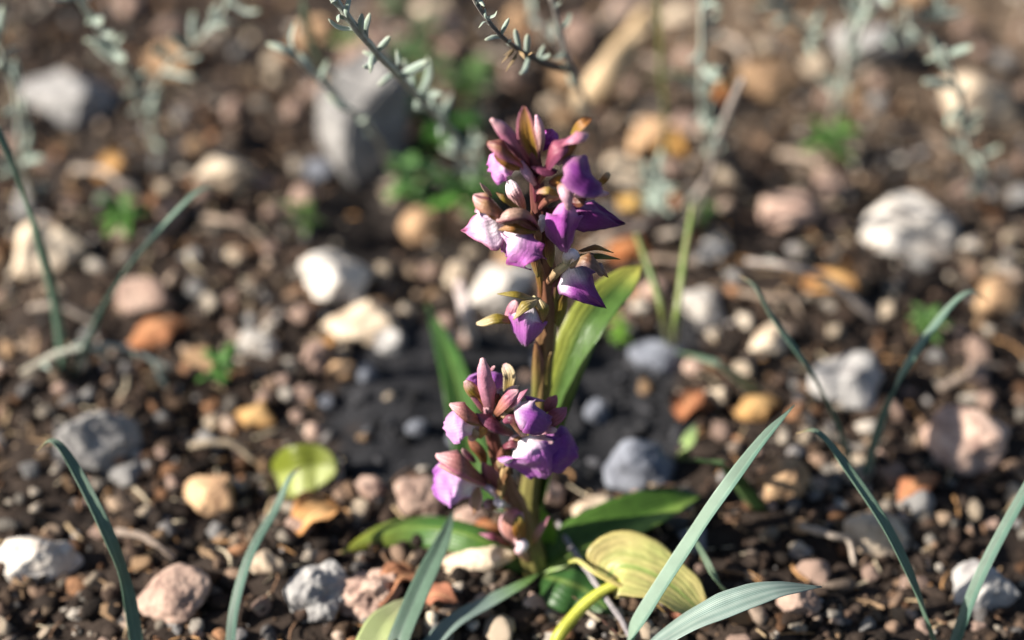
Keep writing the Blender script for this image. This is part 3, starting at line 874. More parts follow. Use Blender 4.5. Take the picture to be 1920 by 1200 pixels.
T.part('petal', (1004, 434, 14), (934, 431, 20), 22, (0.05, 0.1, 1), grad(OLIVE, ORANGE, TANB), f, mid=(966, 426, 22), cup=0.5)
T.bud('spur', [(1006, 436, 11), (1016, 424, 9), (1018, 412, 8), (1014, 404, 7)], [6, 9, 9, 4], grad(PALE, (0.75, 0.66, 0.66), WHITE), f)
T.part('lip', (980, 426, 12), (948, 486, 17), 104, (-0.32, 0.2, 0.9), lipcol(WHITE, (0.80, 0.56, 0.76), (0.5, 0.16, 0.46), rim=(0.30, 0.04, 0.22), right=(0.30, 0.04, 0.30)), f, mid=(962, 455, 20), cup=0.30, fold=0.15, wave=0.30, wn_=2.4, rag=0.5, prof=[.35, .7, .92, 1, 1, .92, .72, .35], nu=26, nv=17)
# lower right flower
f = T.flower([(1026, 530, 3), (1046, 508, 9), (1064, 494, 11)], 8, ((0.2, 0.08, 0.05), (0.5, 0.45, 0.25)))
T.bud('spur', [(1062, 492, 12), (1064, 480, 12), (1074, 476, 13), (1084, 486, 14)], [7, 10, 10, 6], grad((0.5, 0.46, 0.25), WHITE, WHITE), f)
T.part('sepal', (1072, 494, 12), (1132, 512, 18), 38, (0.0, 0.75, 0.7), grad(CREAM, BROWN, (0.20, 0.13, 0.13), edge=(0.16, 0.10, 0.10)), f, mid=(1104, 478, 20), cup=0.6, prof='blunt')
T.part('petal', (1096, 490, 17), (1124, 516, 20), 13, (0, 0.3, 1), grad(TANB, WHITE, PALE), f, mid=(1114, 496, 21), cup=0.4)
T.part('petal', (1104, 494, 13), (1140, 520, 15), 20, (0.3, 0.3, 0.9), grad(BROWN, (0.22, 0.14, 0.15), TANB), f, mid=(1126, 500, 17), cup=0.4)
T.part('sepal', (1084, 478, 7), (1163, 486, 7), 15, (0, 0.7, 0.7), grad(OLIVE, (0.14, 0.12, 0.02), OLIVE), f, mid=(1124, 478, 10), cup=0.4)
T.part('sepal', (1086, 470, 5), (1150, 474, 3), 14, (0, 0.6, 0.8), grad(BROWN, ORANGE, OLIVE), f, mid=(1118, 462, 8), cup=0.4)
T.part('lip', (1074, 498, 11), (1133, 577, 15), 88, (-0.05, 0.25, 1), lipcol(WHITE, (0.34, 0.07, 0.36), (0.18, 0.02, 0.20), rim=(0.14, 0.012, 0.14), right=(0.16, 0.02, 0.17)), f, mid=(1096, 535, 19), cup=0.2, fold=0.45, prof=[.55, .95, 1, .9, .72, .5, .26, .03], nu=24, nv=15)
# lowest flower
f = T.flower([(1022, 590, 4), (1012, 570, 10), (1000, 560, 12)], 8, ((0.2, 0.1, 0.05), (0.5, 0.45, 0.25)))
T.part('sepal', (1004, 560, 12), (932, 551, 14), 16, (0, 0.6, 0.8), grad(CREAM, OLIVE, (0.22, 0.17, 0.02)), f, mid=(968, 550, 16), cup=0.4)
T.part('petal', (1008, 562, 14), (962, 600, 19), 24, (-0.3, 0.3, 0.9), grad(CREAM, OLIVE, CREAM), f, mid=(982, 572, 20), cup=0.5)
T.part('petal', (1012, 562, 14), (1018, 606, 18), 22, (0.3, 0.2, 0.9), grad(CREAM, OLIVE, TANB), f, mid=(1022, 580, 18), cup=0.5)
T.part('sepal', (968, 564, 9), (944, 608, 11), 26, (-0.3, 0.2, 0.9), grad(PALE, ROSE, PALE), f, cup=0.4)
T.part('sepal', (966, 598, 10), (893, 606, 12), 24, (-0.1, 0.6, 0.8), grad(OLIVE, OLIVE, CREAM), f, mid=(930, 594, 14), cup=0.5, prof='blunt')
T.part('lip', (996, 572, 12), (984, 648, 16), 74, (-0.1, 0.2, 1), lipcol(WHITE, (0.46, 0.14, 0.46), (0.28, 0.05, 0.32), rim=(0.3, 0.08, 0.3)), f, mid=(985, 605, 20), cup=0.5, fold=0.2, prof='lip', nu=22, nv=13)
T.part('bract', (1046, 612, 4), (1062, 540, 4), 24, (0.3, 0.1, 1), grad((0.2, 0.2, 0.04), OLIVE, MAROON), cup=0.5)
T.part('bract', (1008, 520, 8), (992, 452, 8), 20, (-0.4, 0.1, 1), grad((0.2, 0.16, 0.05), BROWN, (0.3, 0.12, 0.1)), cup=0.5)
T.part('bract', (1034, 500, 8), (1030, 432, 8), 20, (0.2, 0.1, 1), grad((0.22, 0.19, 0.04), BROWN, MAROON), cup=0.5)
for k, (x0, y0, x1, y1, w, fx, a, b) in enumerate([
        (1006, 470, 996, 395, 20, -0.5, MAROON, BROWN), (1026, 470, 1036, 405, 18, 0.4, (0.2, 0.19, 0.03), BROWN), (1014, 560, 1004, 480, 22, -0.4, BROWN, OLIVE),
        (1040, 590, 1050, 515, 20, 0.5, (0.2, 0.2, 0.03), MAROON), (1004, 380, 1000, 330, 18, -0.4, MAROON, (0.2, 0.05, 0.07)), (1010, 620, 1000, 566, 22, -0.5, OLIVE, (0.3, 0.26, 0.05)),
        (1016, 800, 1034, 660, 34, 0.3, (0.15, 0.19, 0.04), (0.22, 0.15, 0.05)), (1000, 760, 1004, 640, 30, -0.5, (0.15, 0.18, 0.04), (0.26, 0.12, 0.06))]):
    T.part('bract', (x0, y0, 3), (x1, y1, 5 + k % 3), w, (fx, 0.1, 0.9), grad(a, mixc(a, b, .5), b, edge=mixc(b, ROSE, .4)), cup=0.9, prof='sepal')
# its leaves
gl = lambda a, b, c, m=None: grad(a, b, c, mid=m or mixc(a, (0.3, 0.4, 0.1), .4), mw=0.12)
def leaf_of(o, pts, w, face, colfn, prof='leaf', **kw):
    Orchid.n += 1
    return ribbon('leaf', clear(pts, w * 0.25), w, face, M_LEAF, o.root, colfn, prof=prof, nu=26, nv=13, thick=0.0009, seed=Orchid.n, **kw)
leaf_of(T, [T.at(1004, 940, -4), W(1040, 780, T.axis_depth(780) + .008), W(1100, 620, 0.775), W(1160, 545, 0.785), W(1203, 497, 0.79)], 0.0175, (-0.35, -0.5, 0.75),
        lambda u, v: mixc(mixc((0.06, 0.12, 0.025), (0.26, 0.29, 0.05), sm(0.1, 0.75, -v)), (0.34, 0.33, 0.07), sm(0.7, 1, u)), prof=[.7, .8, .9, 1, 1, .9, .6, .06], cup=-0.15, fold=-0.35)
leaf_of(T, [T.at(1000, 960, -2), W(900, 900, .84), W(850, 700, .86), W(800, 570, .90)], 0.016, (0.2, -0.5, 0.75), gl((0.04, 0.10, 0.02), (0.07, 0.16, 0.03), (0.05, 0.13, 0.03)), fold=-0.3)

# ---- the short orchid in front of it
S = Orchid((1002, 1078), [(914, 772, 0), (921, 810, 0), (930, 850, 0), (946, 900, 0), (967, 950, 0), (986, 1000, 0), (998, 1040, 0)],
           [7, 11, 13, 16, 20, 23, 24, 24], 'short orchid spike with broad lilac lips and a withered flower standing before the painted shade')
S.part('lip', (913, 752, -1), (912, 698, -5), 74, (0, 0.35, 0.9), lipcol(WHITE, LILAC, (0.24, 0.06, 0.34), rim=(0.3, 0.12, 0.34)), cup=0.2, prof='fan')
S.bud('bud', [(918, 772, 3), (916, 740, 8), (909, 705, 10), (905, 673, 9)], [8, 16, 17, 14, 5], lambda u, w: mixc(mixc((0.30, 0.12, 0.14), (0.46, 0.20, 0.28), sm(.1, .5, u)), PALE, sm(.8, 1, u)), flat=0.85, ribs=5, bumps=0.06)
S.part('petal', (922, 772, 8), (934, 738, 11), 24, (0.3, 0.1, 1), grad(BROWN, (0.26, 0.12, 0.06), MAROON), cup=0.5, prof='sepal')
S.part('sepal', (910, 774, 4), (872, 714, 7), 24, (-0.4, 0.2, 0.9), grad(BROWN, ORANGE, OLIVE, PALE, edge=TANB), mid=[(900, 748, 8), (884, 732, 9)], cup=0.4, prof='blunt')
S.part('petal', (906, 774, 5), (876, 732, 8), 18, (-0.6, 0, 0.8), grad(BROWN, ROSE, PALE), cup=0.3)
S.part('sepal', (951, 738, -1), (946, 682, -3), 22, (-0.2, 0.1, 1), grad(OLIVE, (0.34, 0.25, 0.1), CREAM, PALE, edge=CREAM), mid=(956, 706, 1), cup=-0.3, prof='blunt')
S.part('petal', (920, 695, 4), (928, 686, 4), 6, (0, 0, 1), grad(ROSE, PALE), prof='blunt')
S.part('bract', (914, 782, 8), (921, 750, 11), 22, (0, 0, 1), grad(ROSE, PALE, WHITE), cup=0.5, prof='blunt')
# right upper flower
f = S.flower([(920, 800, 2), (932, 786, 8), (944, 774, 10)], 6)
S.part('sepal', (926, 775, 10), (972, 731, 14), 32, (-0.3, 0.5, 0.8), grad(BROWN, (0.40, 0.17, 0.13), ROSE, PALE), f, mid=(944, 746, 15), cup=0.55, prof='sepal')
S.part('petal', (946, 768, 12), (990, 729, 14), 16, (0, 0.5, 0.9), grad(ROSE, (0.5, 0.22, 0.3), ROSE), f, mid=(968, 748, 16), cup=0.3)
S.part('petal', (944, 736, 9), (974, 722, 9), 16, (-0.1, 0.6, 0.8), grad(TANB, PALE, CREAM), f, cup=0.3)
S.part('petal', (954, 764, 12), (942, 784, 15), 26, (-0.2, 0.1, 1), grad(OLIVE, CREAM, TANB), f, cup=0.5, prof='blunt')
S.bud('column', [(950, 772, 12), (962, 760, 14), (974, 754, 14)], [6, 8, 6], grad(OLIVE, CREAM, WHITE), f)
S.part('lip', (966, 758, 13), (1034, 788, 15), 76, (0.0, 0.55, 0.85), lipcol((0.62, 0.5, 0.56), (0.25, 0.055, 0.31), (0.16, 0.02, 0.22), rim=(0.24, 0.05, 0.20)), f, mid=(1000, 764, 21), cup=0.65, prof=[.3, .7, .95, 1, 1, .92, .75, .4], nu=22, nv=13)
S.part('sepal', (1022, 772, 6), (1044, 741, 5), 24, (0, 0.2, 1), grad(MAROON, (0.3, 0.1, 0.12), ROSE), f, cup=0.3)
# left upper flower
f = S.flower([(918, 822, 2), (910, 800, 7), (900, 790, 9)], 6)
S.part('sepal', (908, 792, 9), (843, 757, 13), 36, (-0.2, 0.6, 0.8), grad(MAROON, (0.24, 0.10, 0.06), (0.30, 0.12, 0.12), PALE), f, mid=(876, 766, 16), cup=0.6, prof='sepal')
S.part('petal', (904, 796, 11), (856, 776, 16), 22, (-0.1, 0.2, 1), grad(OLIVE, BROWN, MAROON), f, mid=(880, 782, 17), cup=0.4)
S.bud('spur', [(906, 790, 9), (906, 806, 11), (898, 818, 11)], [6, 8, 6], grad(ORANGE, (0.42, 0.22, 0.05), TANB), f)
S.part('lip', (900, 806, 8), (832, 800, 12), 70, (-0.4, 0.25, 0.9), lipcol(WHITE, (0.66, 0.36, 0.66), (0.60, 0.26, 0.60), rim=(0.6, 0.3, 0.6)), f, mid=(866, 794, 15), cup=0.35, wave=0.08, rag=0.2, prof='fan', nu=22, nv=13)
S.part('petal', (894, 806, 12), (880, 826, 13), 18, (-0.2, 0, 1), grad(CREAM, TANB, PALE), f, cup=0.3, prof='blunt')
S.part('bract', (962, 810, 10), (892, 776, 13), 42, (0, 0.75, 0.65), grad(MAROON, (0.13, 0.03, 0.06), (0.2, 0.06, 0.1)), cup=0.5, mid=(928, 788, 15))
S.part('bract', (936, 812, 8), (905, 794, 12), 12, (0, -0.3, 1), grad(MAROON, PALE, WHITE))
# main right flower
f = S.flower([(932, 862, 2), (952, 838, 9), (974, 822, 12)], 7)
S.bud('hood', [(947, 790, 15), (960, 785, 17), (972, 796, 17), (982, 814, 15)], [5, 9, 11, 11, 7], grad(ROSE, MAROON, (0.34, 0.17, 0.10), BROWN), f)
S.part('sepal', (996, 810, 14), (1044, 805, 15), 24, (0, 0.6, 0.8), grad(PALE, (0.62, 0.36, 0.40), ROSE, PALE), f, mid=(1020, 800, 17), cup=0.5, prof='blunt')
S.part('petal', (992, 816, 15), (1038, 829, 17), 20, (0, 0.5, 0.9), grad(WHITE, PALE, (0.62, 0.36, 0.40)), f, cup=0.4, prof='blunt')
S.part('sepal', (1018, 802, 9), (1063, 764, 8), 30, (-0.1, 0.3, 1), grad(MAROON, (0.3, 0.08, 0.12), ROSE), f, mid=(1046, 780, 11), fold=-0.4)
S.part('petal', (990, 824, 12), (954, 828, 12), 24, (-0.2, 0.2, 1), grad(WHITE, PALE, (0.55, 0.35, 0.42)), f, cup=0.3, prof='blunt')
S.part('petal', (980, 832, 12), (941, 836, 14), 20, (0, 0.7, 0.7), grad(BROWN, (0.22, 0.06, 0.08), MAROON), f, mid=(960, 828, 16), cup=0.6, prof='blunt')
S.part('lip', (988, 818, 15), (1020, 896, 18), 124, (-0.10, 0.22, 1),
       lambda u, v: mixc(mixc(mixc(WHITE, (0.44, 0.13, 0.46), sm(0.2, 0.55, u)), (0.33, 0.075, 0.37), sm(.5, 1, u)), (0.17, 0.025, 0.24), sm(0.1, 0.5, -v)), f,
       mid=(1004, 852, 23), cup=0.25, fold=0.2, wave=0.06, rag=0.2, prof=[.28, .62, .85, .97, 1, .95, .78, .4], nu=28, nv=19)
S.part('lip', (1002, 824, 11), (1080, 856, 9), 86, (0.3, 0.15, 0.9), lipcol(PINK, (0.16, 0.022, 0.23), (0.17, 0.025, 0.23)), f, mid=(1045, 838, 15), cup=0.3, prof='fan', nu=20, nv=11)
S.part('petal', (1014, 830, 19), (1034, 884, 22), 16, (0.3, 0, 1), grad(MAROON, (0.4, 0.12, 0.3), LILAC), f, cup=0.5)
# withered flower hanging on the stem
dry = lambda u, w: mixc((0.36, 0.25, 0.12), (0.18, 0.09, 0.04), 0.5 + 0.5 * math.sin(u * 11 + w * 3))
o = S.bud('withered_flower', [(956, 846, 10), (952, 866, 15), (946, 892, 16), (940, 918, 15), (940, 930, 13)], [7, 8, 11, 10, 11, 9, 4], dry, mat=M_DRY, bumps=0.5, freq=420, flat=0.7, n=34)
o['label'] = 'withered straw brown flower hanging against the stem'
S.part('petal', (950, 862, 17), (932, 874, 18), 14, (0, 0, 1), lambda u, v: (0.40, 0.28, 0.15), o, mat=M_DRY, rag=0.6, prof='blunt')
S.part('petal', (952, 874, 18), (962, 890, 16), 12, (0.3, 0, 1), lambda u, v: (0.13, 0.08, 0.05), o, mat=M_DRY, rag=0.6)
# low left flower
f = S.flower([(944, 925, 2), (920, 908, 8), (902, 896, 10)], 7)
S.part('sepal', (912, 900, 10), (817, 852, 14), 50, (-0.1, 0.6, 0.8), grad(MAROON, (0.22, 0.09, 0.07), (0.30, 0.12, 0.12), PALE, edge=ROSE, e0=0.7), f, mid=(866, 862, 18), cup=0.5, prof='sepal')
S.part('petal', (908, 906, 13), (821, 872, 18), 24, (-0.1, 0.2, 1), grad(TANB, (0.42, 0.26, 0.19), (0.5, 0.28, 0.26), PALE), f, mid=(866, 884, 20), cup=0.4, prof='sepal')
S.part('sepal', (908, 872, 3), (879, 823, 3), 22, (-0.3, 0.1, 1), grad(ORANGE, BROWN, (0.36, 0.15, 0.09)), f, mid=(896, 846, 6), cup=0.4, prof='sepal')
S.part('sepal', (892, 866, 5), (867, 842, 6), 12, (0, 0.3, 1), grad(MAROON, ROSE, PALE), f, cup=0.4, prof='blunt')
S.part('bract', (936, 926, 9), (904, 867, 11), 32, (-0.2, 0.1, 1), grad(MAROON, (0.3, 0.1, 0.1), (0.4, 0.16, 0.22), edge=ROSE), cup=0.5)
S.part('lip', (902, 914, 9), (811, 903, 13), 96, (-0.4, 0.22, 0.9), lipcol(WHITE, (0.64, 0.34, 0.66), (0.52, 0.22, 0.58), rim=(0.30, 0.07, 0.36)), f, mid=(856, 902, 18), cup=0.35, wave=0.08, prof=[.3, .55, .78, .95, 1, 1, .85, .5], nu=24, nv=15)
S.part('sepal', (898, 914, 14), (888, 966, 15), 26, (-0.2, 0.1, 1), grad(TANB, (0.36, 0.23, 0.17), TANB, edge=PALE), f, cup=-0.3)
S.bud('spur', [(906, 912, 11), (920, 918, 13), (934, 934, 12)], [5, 7, 7, 4], grad(PALE, (0.6, 0.48, 0.58), PALE), f)
f = S.flower([(962, 950, 3), (946, 948, 9), (934, 944, 11)], 6, ((0.3, 0.15, 0.1), (0.6, 0.5, 0.4)))
S.part('petal', (938, 944, 12), (906, 944, 14), 22, (0, 0.4, 0.9), grad(OLIVE, BROWN, PALE), f, cup=0.5, prof='blunt')
S.bud('spur', [(928, 940, 13), (938, 944, 15), (946, 942, 14)], [6, 9, 5], grad(WHITE, WHITE, CREAM), f)
# lowest flower opening at the foot
f = S.flower([(992, 1050, 4), (976, 1030, 11), (968, 1010, 13)], 9, ((0.3, 0.15, 0.08), (0.6, 0.35, 0.35)))
S.part('sepal', (972, 1026, 13), (972, 957, 13), 50, (-0.3, 0.2, 1), grad((0.5, 0.28, 0.26), (0.42, 0.2, 0.17), (0.34, 0.16, 0.12), ROSE, edge=PALE), f, mid=(954, 988, 17), cup=0.6, prof='blunt')
S.part('petal', (984, 1022, 15), (974, 966, 16), 30, (0.3, 0.2, 1), grad(BROWN, ORANGE, (0.2, 0.19, 0.03)), f, mid=(976, 990, 20), cup=0.3, prof='sepal')
S.bud('spur', [(968, 1010, 17), (980, 1022, 19), (972, 1034, 18)], [7, 11, 8], grad(PALE, WHITE, PALE), f)
S.part('sepal', (998, 1022, 9), (1030, 968, 12), 16, (-0.3, 0.2, 0.9), grad(OLIVE, (0.42, 0.22, 0.2), ROSE), f, mid=(1012, 996, 14), fold=-0.4)
S.part('sepal', (958, 1022, 10), (898, 1000, 13), 18, (0, 0.6, 0.8), grad(BROWN, MAROON, ROSE), f, mid=(928, 1006, 16), cup=0.4)
# leaves
leaf_of(S, [S.at(1004, 1070, -3), S.at(1018, 1020, -8), S.at(1024, 985, -10), S.at(1013, 950, -8)], 0.009, (0.1, -0.8, 0.6), gl((0.10, 0.20, 0.03), (0.16, 0.34, 0.03), (0.20, 0.36, 0.05)), cup=-0.4)
leaf_of(S, [S.base + Vector((0, -.002, .004)), W(1080, 1020, .80), W(1180, 975, .805), W(1260, 942, .815), W(1312, 930, .822)], 0.021, (-0.25, -0.35, 0.9),
        lambda u, v: mixc((0.06, 0.13, 0.02), (0.22, 0.34, 0.07), sm(0.0, 0.7, v)), cup=-0.1, fold=-0.25)
leaf_of(S, [S.base + Vector((-.002, -.002, .004)), W(900, 1012, .80), W(800, 990, .81), W(712, 1002, .815), W(640, 1036, .815)], 0.016, (0.1, -0.3, 0.95),
        gl((0.07, 0.15, 0.02), (0.06, 0.15, 0.03), (0.24, 0.24, 0.03)), cup=0.3, fold=0.1)
leaf_of(S, [S.base + Vector((.003, -.004, .003)), W(1060, 1092, .788), W(1100, 1110, .787), W(1146, 1150, .775)], 0.024, (0.1, -0.4, 0.9),
        gl((0.03, 0.08, 0.02), (0.035, 0.10, 0.025), (0.04, 0.10, 0.02)), cup=0.2)

# ------------------------------------------------------------------ big basal leaves, blades and stalks in front
def plant_leaf(name, pts, w, face, colfn, label, cat, mat=None, **kw):
    Orchid.n += 1
    kw.setdefault('nu', 28); kw.setdefault('nv', 13); kw.setdefault('thick', 0.0009)
    root = empty({'grass_blade': 'grass_plant', 'round_leaf': 'leafy_plant'}[name], pts[0], label, 'grass' if name == 'grass_blade' else 'plant')
    pts = clear(pts, 0.003 + w * 0.3)
    ribbon('blade' if name == 'grass_blade' else 'leaf', pts, w, face, mat or M_LEAF, root, colfn, seed=Orchid.n, **kw)
    return root

def yellowing(u, v):
    c = mixc((0.34, 0.40, 0.12), (0.58, 0.46, 0.20), 0.5 + 0.5 * noise.noise((u * 4, v * 2, 3)))
    c = mixc((0.20, 0.30, 0.07), c, sm(0.0, 0.10, abs(abs(v) - 0.42)) * 0.55 + 0.45)
    c = mixc((0.22, 0.32, 0.08), c, sm(0, 0.09, abs(v)))
    c = mixc(c, (0.52, 0.28, 0.14), sm(0.82, 1.0, u) * sm(-0.2, 0.8, -v))
    return mixc(c, (0.42, 0.36, 0.13), sm(0.85, 1, abs(v)))
root = empty('broad_leaved_plant', G(1068, 1196), 'plant with one broad yellowing leaf on a yellow stalk beside the pale blades', 'plant')
Orchid.n += 1
ribbon('leaf', [W(1135, 1088, .776), W(1165, 1062, .772), W(1225, 1078, .768), W(1285, 1120, .766), W(1322, 1160, .766)], 0.0275, (0.15, -0.35, 0.95), M_LEAF, root, yellowing,
       prof=[.62, .98, 1, .98, .88, .7, .45, .15], cup=-0.22, wave=0.10, wn_=1.6, rag=0.12, nu=32, nv=17, thick=0.001, seed=Orchid.n, label='broad leaf turned yellow with green veins and a curled margin')
Orchid.n += 1
ribbon('leaf_margin', [W(1066, 1052, .776), W(1085, 1048, .774), W(1120, 1072, .768), W(1170, 1098, .765), W(1222, 1122, .764), W(1250, 1150, .764)], 0.0028, (0, 0.4, 0.9), M_LEAF, root,
       grad((0.36, 0.38, 0.08), (0.50, 0.42, 0.14), (0.46, 0.28, 0.12)), prof=[.7, 1, 1, 1, 1, .9, .7, .3], cup=0.8, nu=30, seed=Orchid.n, label='rolled edge of the yellowing leaf')
tube('stalk', [G(1040, 1225), W(1048, 1192, .768), W(1090, 1140, .770), W(1130, 1108, .770), W(1170, 1094, .768), W(1215, 1108, .767)], [0.0026, 0.0027, 0.0025, 0.0022, 0.0018, 0.0010], M_STEM, root,
     lambda u, w: mixc((0.32, 0.33, 0.04), (0.42, 0.44, 0.06), 0.5 + 0.5 * math.sin(u * 17)), n=30, sides=12)

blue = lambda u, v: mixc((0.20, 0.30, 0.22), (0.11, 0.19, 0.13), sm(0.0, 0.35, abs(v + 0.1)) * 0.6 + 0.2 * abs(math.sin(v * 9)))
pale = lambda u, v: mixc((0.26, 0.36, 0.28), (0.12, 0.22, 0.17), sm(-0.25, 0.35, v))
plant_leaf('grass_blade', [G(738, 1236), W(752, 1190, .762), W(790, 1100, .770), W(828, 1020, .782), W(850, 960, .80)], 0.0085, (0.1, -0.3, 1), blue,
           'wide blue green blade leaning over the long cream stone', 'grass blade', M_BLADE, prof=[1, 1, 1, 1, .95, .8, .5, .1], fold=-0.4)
plant_leaf('grass_blade', [G(690, 1250), W(715, 1180, .768), W(745, 1145, .775), W(775, 1120, .782)], 0.016, (0.2, 0.1, 1), lambda u, v: mixc((0.40, 0.46, 0.20), (0.52, 0.52, 0.30), sm(0.3, 1, u)),
           'pale yellow green blade tucked behind the wide blue green one', 'grass blade', M_BLADE, prof=[1, 1, .9, .8, .65, .5, .3, .05], fold=-0.2)
plant_leaf('grass_blade', [G(790, 1232), W(850, 1170, .775), W(920, 1130, .779), W(975, 1100, .783), W(1012, 1075, .788)], 0.0085, (0.15, 0.3, 1),
           lambda u, v: mixc((0.20, 0.27, 0.24), (0.13, 0.24, 0.06), sm(0.4, 0.9, u)), 'grey green blade lying low with a fresh green tip', 'grass blade', M_BLADE, prof=[1, 1, 1, .95, .85, .65, .4, .05], fold=-0.3)
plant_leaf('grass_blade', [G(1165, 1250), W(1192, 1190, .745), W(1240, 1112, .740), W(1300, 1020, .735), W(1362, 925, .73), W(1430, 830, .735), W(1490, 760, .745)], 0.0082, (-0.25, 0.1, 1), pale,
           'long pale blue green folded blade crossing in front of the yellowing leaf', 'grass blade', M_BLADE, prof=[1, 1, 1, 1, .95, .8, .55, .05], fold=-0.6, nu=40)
plant_leaf('grass_blade', [G(1120, 1300), W(1215, 1222, .735), W(1290, 1172, .725), W(1360, 1138, .72), W(1450, 1108, .722), W(1540, 1100, .732)], 0.0185, (0.0, 0.25, 1),
           lambda u, v: mixc((0.19, 0.27, 0.24), (0.30, 0.38, 0.34), 0.5 + 0.5 * math.sin(v * 10)), 'broad finely ribbed grey green leaf in the foreground', 'leaf', M_BLADE, prof=[.9, 1, 1, 1, .95, .8, .5, .05], fold=-0.12, nu=36, nv=25)
plant_leaf('grass_blade', [G(1378, 1130), W(1345, 1090, .768), W(1318, 1040, .772), W(1290, 990, .79)], 0.0030, (0, 0.1, 1), gl((0.16, 0.24, 0.15), (0.22, 0.32, 0.2), (0.2, 0.3, 0.2)),
           'thin grass blade crossing behind the long folded blade', 'grass blade', M_BLADE, prof='blade', fold=-0.3)
plant_leaf('grass_blade', [G(1420, 960), W(1360, 882, .80), W(1310, 866, .812), W(1262, 862, .822)], 0.0105, (0.1, 0.5, 0.8), lambda u, v: mixc((0.03, 0.07, 0.02), (0.10, 0.17, 0.06), sm(-0.3, 0.5, v)),
           'dark green strap leaf entering beside the painted shade', 'leaf', M_BLADE, prof=[1, 1, 1, .95, .85, .65, .4, .05], fold=-0.3)
plant_leaf('grass_blade', [G(1420, 740), W(1358, 692, .86), W(1312, 672, .87), W(1268, 660, .885)], 0.0075, (0, 0.5, 0.8), gl((0.18, 0.28, 0.2), (0.22, 0.33, 0.24), (0.12, 0.22, 0.08)),
           'pale grey green blade slanting over rusty pebbles', 'grass blade', M_BLADE, prof='blade', fold=-0.2)
plant_leaf('grass_blade', [G(1276, 862), W(1286, 838, .85), W(1296, 812, .855), W(1304, 796, .86)], 0.0075, (-0.3, 0.3, 0.9), gl((0.26, 0.38, 0.12), (0.34, 0.46, 0.18), (0.16, 0.24, 0.14)),
           'short bright green leaf tip beside the painted shade', 'leaf', M_BLADE, prof='leaf')
plant_leaf('round_leaf', [G(515, 892), W(556, 884, .855), W(596, 876, .850), W(632, 880, .850)], 0.0225, (-0.1, -0.7, 0.72),
           lambda u, v: mixc((0.30, 0.34, 0.10), (0.15, 0.18, 0.02), sm(-0.1, 0.25, -v)), 'rounded yellow green leaf with a folded midrib on the left', 'leaf', prof=[.5, .85, 1, 1, .95, .85, .65, .25], fold=-0.35, cup=0.1)
plant_leaf('grass_blade', [G(640, 185), W(606, 130, .97), W(582, 75, .93), W(570, 20, .90), W(566, -30, .89)], 0.0058, (0.2, 0, 1), gl((0.09, 0.12, 0.08), (0.13, 0.17, 0.12), (0.13, 0.17, 0.12)),
           'dull grey green upright blade behind the small left twig', 'grass blade', M_BLADE, prof='blade', fold=-0.2)

def stalk(pts, r, c0, c1, label, nodes=9):
    o = tube('grass_stalk', clear(pts), [r, r, r * .9, r * .8, r * .6], M_STEM, None, lambda u, w: mixc(c0, c1, 0.5 + 0.5 * math.sin(u * nodes)), n=30, sides=9)
    return tag(o, label, 'stalk')
stalk([G(1256, 652), W(1244, 592, .862), W(1226, 530, .862), W(1204, 470, .87), W(1192, 440, .88)], 0.0018, (0.10, 0.15, 0.04), (0.16, 0.17, 0.06), 'thin olive green stalk leaning left behind the orchid leaf')
stalk([G(1262, 652), W(1268, 600, .858), W(1276, 540, .855), W(1285, 470, .862), W(1294, 420, .87), W(1300, 380, .875)], 0.0017, (0.16, 0.22, 0.06), (0.22, 0.24, 0.10), 'thin green stalk leaning right beside the orchid leaf', 22)
stalk([G(1246, 300), W(1248, 220, .98), W(1240, 130, .95), W(1236, 40, .93), W(1228, -30, .92)], 0.0014, (0.14, 0.16, 0.05), (0.18, 0.18, 0.07), 'thin olive stalk rising beside the thick dead root')
plant_leaf('grass_blade', [G(1208, 150), W(1260, 140, 1.0), W(1310, 150, .99), W(1375, 160, .98)], 0.0065, (0, 0.6, 0.8), gl((0.14, 0.2, 0.1), (0.22, 0.3, 0.18), (0.2, 0.3, 0.18)),
           'pale green blade lying across the upright leafy stalk', 'grass blade', M_BLADE, prof=[.3, .7, 1, 1, 1, .9, .6, .1], fold=-0.3)

# ------------------------------------------------------------------ grey leaved shrub twigs
def leaf_templates():
    out = []
    for k, (bend, w) in enumerate(((0.22, 0.20), (0.06, 0.23), (0.42, 0.18), (-0.22, 0.21), (0.55, 0.17))):
        o = ribbon('leaf', [Vector((0, 0, 0)), Vector((0, 0.5, bend)), Vector((0, 1, bend * 0.6))], w, (0, 0, 1), M_GREY, None,
                   lambda u, v: mixc(mixc((0.22, 0.29, 0.23), (0.42, 0.48, 0.43), sm(0.2, 0.9, abs(v))), (0.38, 0.42, 0.32), sm(0.7, 1, u)), cup=0.5, prof='oblong', nu=9, nv=7, thick=0.035, seed=900 + k)
        me = o.data
        bpy.data.objects.remove(o)
        out.append(me)
    return out
LEAFT = leaf_templates()

